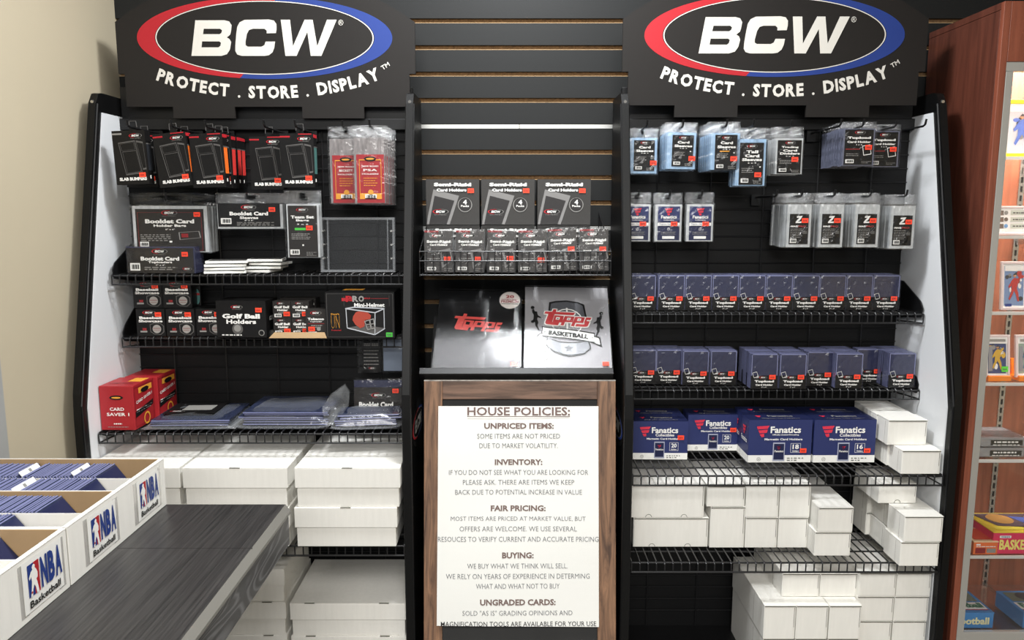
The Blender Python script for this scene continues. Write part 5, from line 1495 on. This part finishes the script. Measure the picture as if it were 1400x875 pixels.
# face frame
zrail = P(1390, 85, 1.915).z
mb = MB(); mb.box(X0, X0 + .017, YF - .012, YF + .0015, 0, ZTOP + .016, CHERRYF); mb.build('face_stile', r, off, bevel=.001)
mb = MB(); mb.box(X1 - .017, X1, YF - .012, YF + .0015, 0, ZTOP + .016, CHERRYF); mb.build('face_stile', r, off, bevel=.001)
mb = MB(); mb.box(X0 + .0172, X1 - .0172, YF - .012, YF + .0015, zrail, ZTOP + .016, CHERRYF); mb.build('face_rail', r, off, bevel=.001)
aw = .018; x0, x1 = X0 + .0175, X1 - .0175; zb1 = zdoor0 - .03
d = []
mb = MB(); mb.box(x0, x1, YF - .011, YF + .004, zrail - .022, zrail - .0005, SATIN); d.append(mb.build('door_frame', r, off, bevel=.0008))
mb = MB(); mb.box(x0, x0 + aw, YF - .012, YF + .004, zb1, zrail - .0225, SATIN); mb.build('frame_stile', d[0], bevel=.0008)
mb = MB(); mb.box(x1 - aw, x1, YF - .012, YF + .004, zb1, zrail - .0225, SATIN); mb.build('frame_stile', d[0], bevel=.0008)
mb = MB(); mb.box(x0 + aw, x1 - aw, YF - .011, YF + .004, zb1, zb1 + .03, SATIN); mb.build('frame_rail', d[0], bevel=.0008)
mb = MB(); mb.box(x0 + aw, x1 - aw, YF - .004, YF - .001, zb1 + .0302, zrail - .0225, GLASS); mb.build('glass_pane', d[0])
for z in SZ:
    mb = MB(); mb.box(x0 + .002, x1 - .002, YF + .03, YBK - .03, z - .006, z, ACRYL); mb.box(x0 + .002, x1 - .002, YF + .027, YF + .03, z - .0075, z + .0005, SHELFW); mb.build('glass_shelf', r, off)
for xs in (P(1383, 430, 2.22).x, X1 - .1):
    mb = MB(); mb.box(xs - .008, xs + .008, YBK - .012, YBK - .0085, .2, ZTOP - .03, CHROME)
    z = .25
    while z < ZTOP - .06: mb.box(xs - .0028, xs + .0028, YBK - .0128, YBK - .0119, z, z + .016, INKB); z += .026
    s = mb.build('shelf_standard', r, off)
    for z in SZ:
        mb = MB(); mb.prism([(YBK - .012, z - .006), (YBK - .012, z - .035), (YBK - .02, z - .035), (YBK - .15, z - .012), (YBK - .15, z - .006)], 'x', xs - .0015, xs + .0015, CHROME); mb.build('shelf_bracket', s)
l = area('showcase_lamp', (1.45, YF + .10, ZTOP - .02), .5, .05, 20, (1, .95, .88))
mb = MB(); mb.box(1.19, 1.71, YF + .06, YF + .14, ZTOP - .016, ZTOP - .001, SATIN); mb.build('lamp_housing', r, off)


def fx(px, py, yd): return P(px, py, yd).x


# framed yellow card, top shelf
def slab(w_, h_, edge, paint, name, cat, label, x, y, z, rz=0, tilt=-6, extra=None, t=.008, group=None, edge_w=.1):
    r = thing(name, (x, y, z), (R(tilt), 0, R(rz)))
    mb = MB(); b = edge_w * w_
    for a in ((-w_ / 2, w_ / 2, 0, b), (-w_ / 2, w_ / 2, h_ - b, h_), (-w_ / 2, -w_ / 2 + b, b, h_ - b), (w_ / 2 - b, w_ / 2, b, h_ - b)): mb.box(a[0], a[1], 0, t, a[2], a[3], edge)
    mb.build('case_frame', r, bevel=.001)
    mb = MB(); mb.box(-w_ / 2 + b, w_ / 2 - b, t * .4, t * .9, b, h_ - b, WHITE); paint(Lab(mb, w_ - 2 * b, h_ - 2 * b, t * .4, b)); mb.build('card', r)
    if extra: extra(r)
    tag(r, label, cat, group); return r


def art(bg, fig, extra=None):
    def f(L):
        fm = mat('art_' + fig, fig, .4); bm = mat('art_' + bg, bg, .4); sk = mat('art_skin', 'B98A68', .5); dk = mat('art_dark', '3B3C40', .5); rn = random.Random(int(fig, 16))
        L.R(.05, .04, .95, .96, bm)
        for q in range(16): L.E(rn.uniform(.14, .86), rn.uniform(.2, .8), rn.uniform(.04, .12), (dk, INKG, WHITE, bm, fm)[q % 5], 1 + q % 2, rv=rn.uniform(.03, .10))
        L.poly([(.40, .36), (.52, .31), (.64, .34), (.80, .26), (.82, .31), (.68, .42), (.62, .56), (.70, .68), (.74, .86), (.66, .86), (.58, .70), (.50, .62), (.40, .74), (.30, .84), (.25, .80), (.36, .64), (.38, .50), (.26, .56), (.22, .52)], fm, 3)
        L.E(.50, .265, .075, sk, 4); L.poly([(.42, .26), (.5, .2), (.59, .25), (.56, .25)], dk, 5)
        if extra: extra(L)
    return f


YEL = mat('yellow_case', 'F2DE2A', .3); CLRE = mat('slab_edge', 'D8C9C6', .2)
yfs = YF + .05
z = SZ[0]; h_ = P(1390, 135, 1.98).z - z; w_ = .10
slab(w_, h_, YEL, art('C9CBD0', '5B76C2', lambda L: L.R(.06, .05, .94, .16, WHITE, 2)), 'card_holder', 'framed card', 'yellow framed card with a player in blue on the top showcase shelf', fx(1373, 180, 1.98) + w_ / 2, yfs + .01, z + .001)


def p_rule(L):
    for i in range(3):
        v = .18 + i * .27; L.R(.04, v - .09, .18, v + .1, mat('art_brown', '7A6A60', .5)); L.E(.24, v, .05, [INKG, mat('art_brown', '7A6A60', .5), mat('art_sky', '6D9AC9', .5)][i], 2); L.R(.36, v - .1, .9, v + .1, mat('art_pale', 'C9CEC0', .5)); L.lines(.42, v - .02, .85, 1, .1, .05, INKD)


z = SZ[1]; h_ = P(1380, 282, 1.98).z - z; w_ = .11
slab(w_, h_, CLRE, p_rule, 'framed_card', 'framed card', 'white framed relic card with three rows on the second showcase shelf', fx(1362, 300, 1.98) + w_ / 2, yfs + .01, z + .001, edge_w=.05)
z = SZ[2]; h_ = P(1390, 358, 1.98).z - z
slab(.07, h_, CLRE, art('7C93B8', 'B23A38', lambda L: (L.R(.06, .04, .94, .16, WHITE, 2), L.R(.1, .92, .4, .98, BLUE, 2))), 'graded_card', 'graded card', 'graded card of a player in red on the third showcase shelf', fx(1371, 390, 1.98) + .035, yfs + .01, z + .001)
slab(.07, h_, CLRE, art('D7C05A', '4E8E4C'), 'graded_card', 'graded card', 'graded card with green figure beside the door frame on the third showcase shelf', fx(1359, 390, 2.0) - .033, yfs + .03, z + .001)
z = SZ[3]; h_ = P(1380, 456, 1.98).z - z - .012
OR = mat('orange_stand', 'F58A1E', .35)


def stand(x, label, yy):
    r = thing('card_stand', (x, yy, z + .0005)); mb = MB(); mb.prism([(-.006, 0), (.05, 0), (.05, .008), (.02, .009), (.012, .006), (.002, .006), (-.002, .014), (-.006, .012)], 'x', -.030, .030, OR); mb.build('foot', r, bevel=.001)
    mb = MB(); mb.prism([(.038, .008), (.05, .008), (.055, .05), (.050, .05)], 'x', -.02, .02, OR); mb.build('rest', r); tag(r, label, 'card stand', 'orange card stands')


for i, (px, bg, fg) in enumerate(((1349, '3E4A78', 'C9A23A'), (1391, '9FB1A0', '3E6B8A'))):
    x = fx(px, 490, 1.98) + .033
    stand(x, 'orange card stand under the %s graded card' % ('left' if i == 0 else 'right'), yfs + .005)
    slab(.066, h_, CLRE, art(bg, fg, lambda L: (L.R(.0, .0, 1, .17, WHITE, 3), L.R(.1, .05, .9, .12, INKG, 4), L.R(.06, .24, .26, .9, mat('art_grey', '8C8C90', .5), 3))), 'graded_card', 'graded card', 'graded card on %s orange stand in the showcase' % ('the left' if i == 0 else 'the right'), x, yfs + .0095, z + .0075, tilt=-8, extra=(lambda r_: sticker(r_, .018, .022, -.001, mat('sticker_lime', '5CE03A', .5), .017, .014)) if i == 0 else None)
# silver packs
z = SZ[4]; SILV = mat('silver_foil', 'A9ABB0', .25, .6, metal=.5, bump=.5, bscale=40)
for i in range(2):
    x = fx(1337, 610, 1.97); r = thing('foil_pack', (x + .06, YF + .045, z + .0005 + i * .0285)); mb = MB(); mb.box(-.062, .062, 0, .1, .001, .027, SILV)
    L = Lab(mb, .12, .026); L.R(.25, .25, .95, .8, INKB); L.lines(.32, .38, .85, 1, .1, .16, WHITE); L.lines(.3, .72, .9, 1, .1, .08, WHITE); mb.build('pack', r, bevel=.003)
    crinkle_bag('film_wrap', r, .128, .028, .104, 0, FILMC, amp=.001, y0=-.002); tag(r, 'silver foil pack on the showcase shelf, %s of two' % ('lower', 'upper')[i], 'pack', 'silver foil packs')
# wax boxes
z = SZ[5]


def wax(x, y, w_, h_, d_, m, topm, word, wm, label, zz, pic, word2=None, rz=0):
    r = thing('card_pack_box', (x, y, zz + .0005), (0, 0, R(rz))); mb = MB(); mb.box(-w_ / 2, w_ / 2, 0, d_, 0, h_, m)
    L = Lab(mb, w_, h_); L.R(.1, .12, .28, .24, WHITE)
    if word: L.T(word, .5, .5 if not word2 else .55, .8, .5, wm, 2, .04); L.T('topps', .19, .18, .14, .08, BLUE, 2)
    else: L.R(.08, .45, .5, .9, DKRED); L.R(.55, .5, .92, .85, INKG); L.lines(.1, .3, .9, 1, .1, .06, WHITE)
    mb.build('carton', r, bevel=.001)
    mb = MB(); mb.box(-w_ / 2 - .001, w_ / 2 + .001, -.001, d_, h_ + .0003, h_ + .0035, topm)
    mb.M = Matrix.Translation((0, d_ / 2, h_ + .0036)) @ Matrix.Rotation(R(-90), 4, 'X') @ Matrix.Translation((0, 0, -d_ / 2)); pic(Lab(mb, w_, d_)); mb.build('lid', r, bevel=.0008)
    tag(r, label, 'card pack box', None)


def pic_b(L):
    L.poly([(.1, .9), (.95, .9), (.95, .72), (.1, .75)], mat('art_yellow', 'E8D84A', .5), 1); L.poly([(.05, .05), (.95, .05), (.95, .70), (.6, .78), (.2, .70)], mat('art_dusk', '5A4A52', .5), 1); L.E(.4, .35, .2, mat('art_skin2', 'B98A4A', .5), 2); L.poly([(.6, .2), (.95, .3), (.95, .6), (.7, .6)], mat('art_blue', '4C5FA8', .5), 2)


xb = fx(1361, 740, 1.95)
wax(xb + .085, YF + .04, .17, P(1380, 727, 1.97).z - z, .13, mat('wax_pink', 'D8305A', .4), mat('wax_yellow', 'E3C83C', .4), 'BASKETBALL', mat('wax_word', 'F2E27A', .5), 'pink card pack box with yellow basketball lettering in the showcase', z, pic_b, True)
xo_ = fx(1343, 745, 1.97)
wax(xo_ , YF + .035, .065, .034, .09, mat('wax_orange', 'E07038', .4), mat('wax_cream', 'E8C9A0', .4), '', WHITE, 'small orange card pack box beside the pink one in the showcase', z, lambda L: L.R(.1, .1, .9, .9, mat('wax_red', 'C84A30', .5), 1))
z = SZ[6]
WB = mat('wax_blue', '3E86C6', .4)


def pic_f(L):
    L.R(.08, .08, .92, .5, mat('art_field', '6E7A6A', .5)); L.E(.45, .28, .18, mat('art_dark', '3B3C40', .5), 2); L.R(.05, .55, .95, .86, WHITE); L.T('Football', .5, .7, .8, .22, mat('fb_green', '3C7A62', .5), 3, .05); L.R(.05, .87, .95, .90, RED)


for px, nm in ((1334, 'left'), (1404, 'right')):
    x = fx(px, 830, 1.95)
    wax(x - (.0 if nm == 'left' else -.065), YF + .04, .115 if nm == 'left' else .13, P(1380, 838, 1.965).z - z, .12, WB, WB, 'Football', mat('fb_cream', 'E9E6B8', .5), 'blue football card pack box, %s one on the lowest showcase shelf' % nm, z, pic_f)
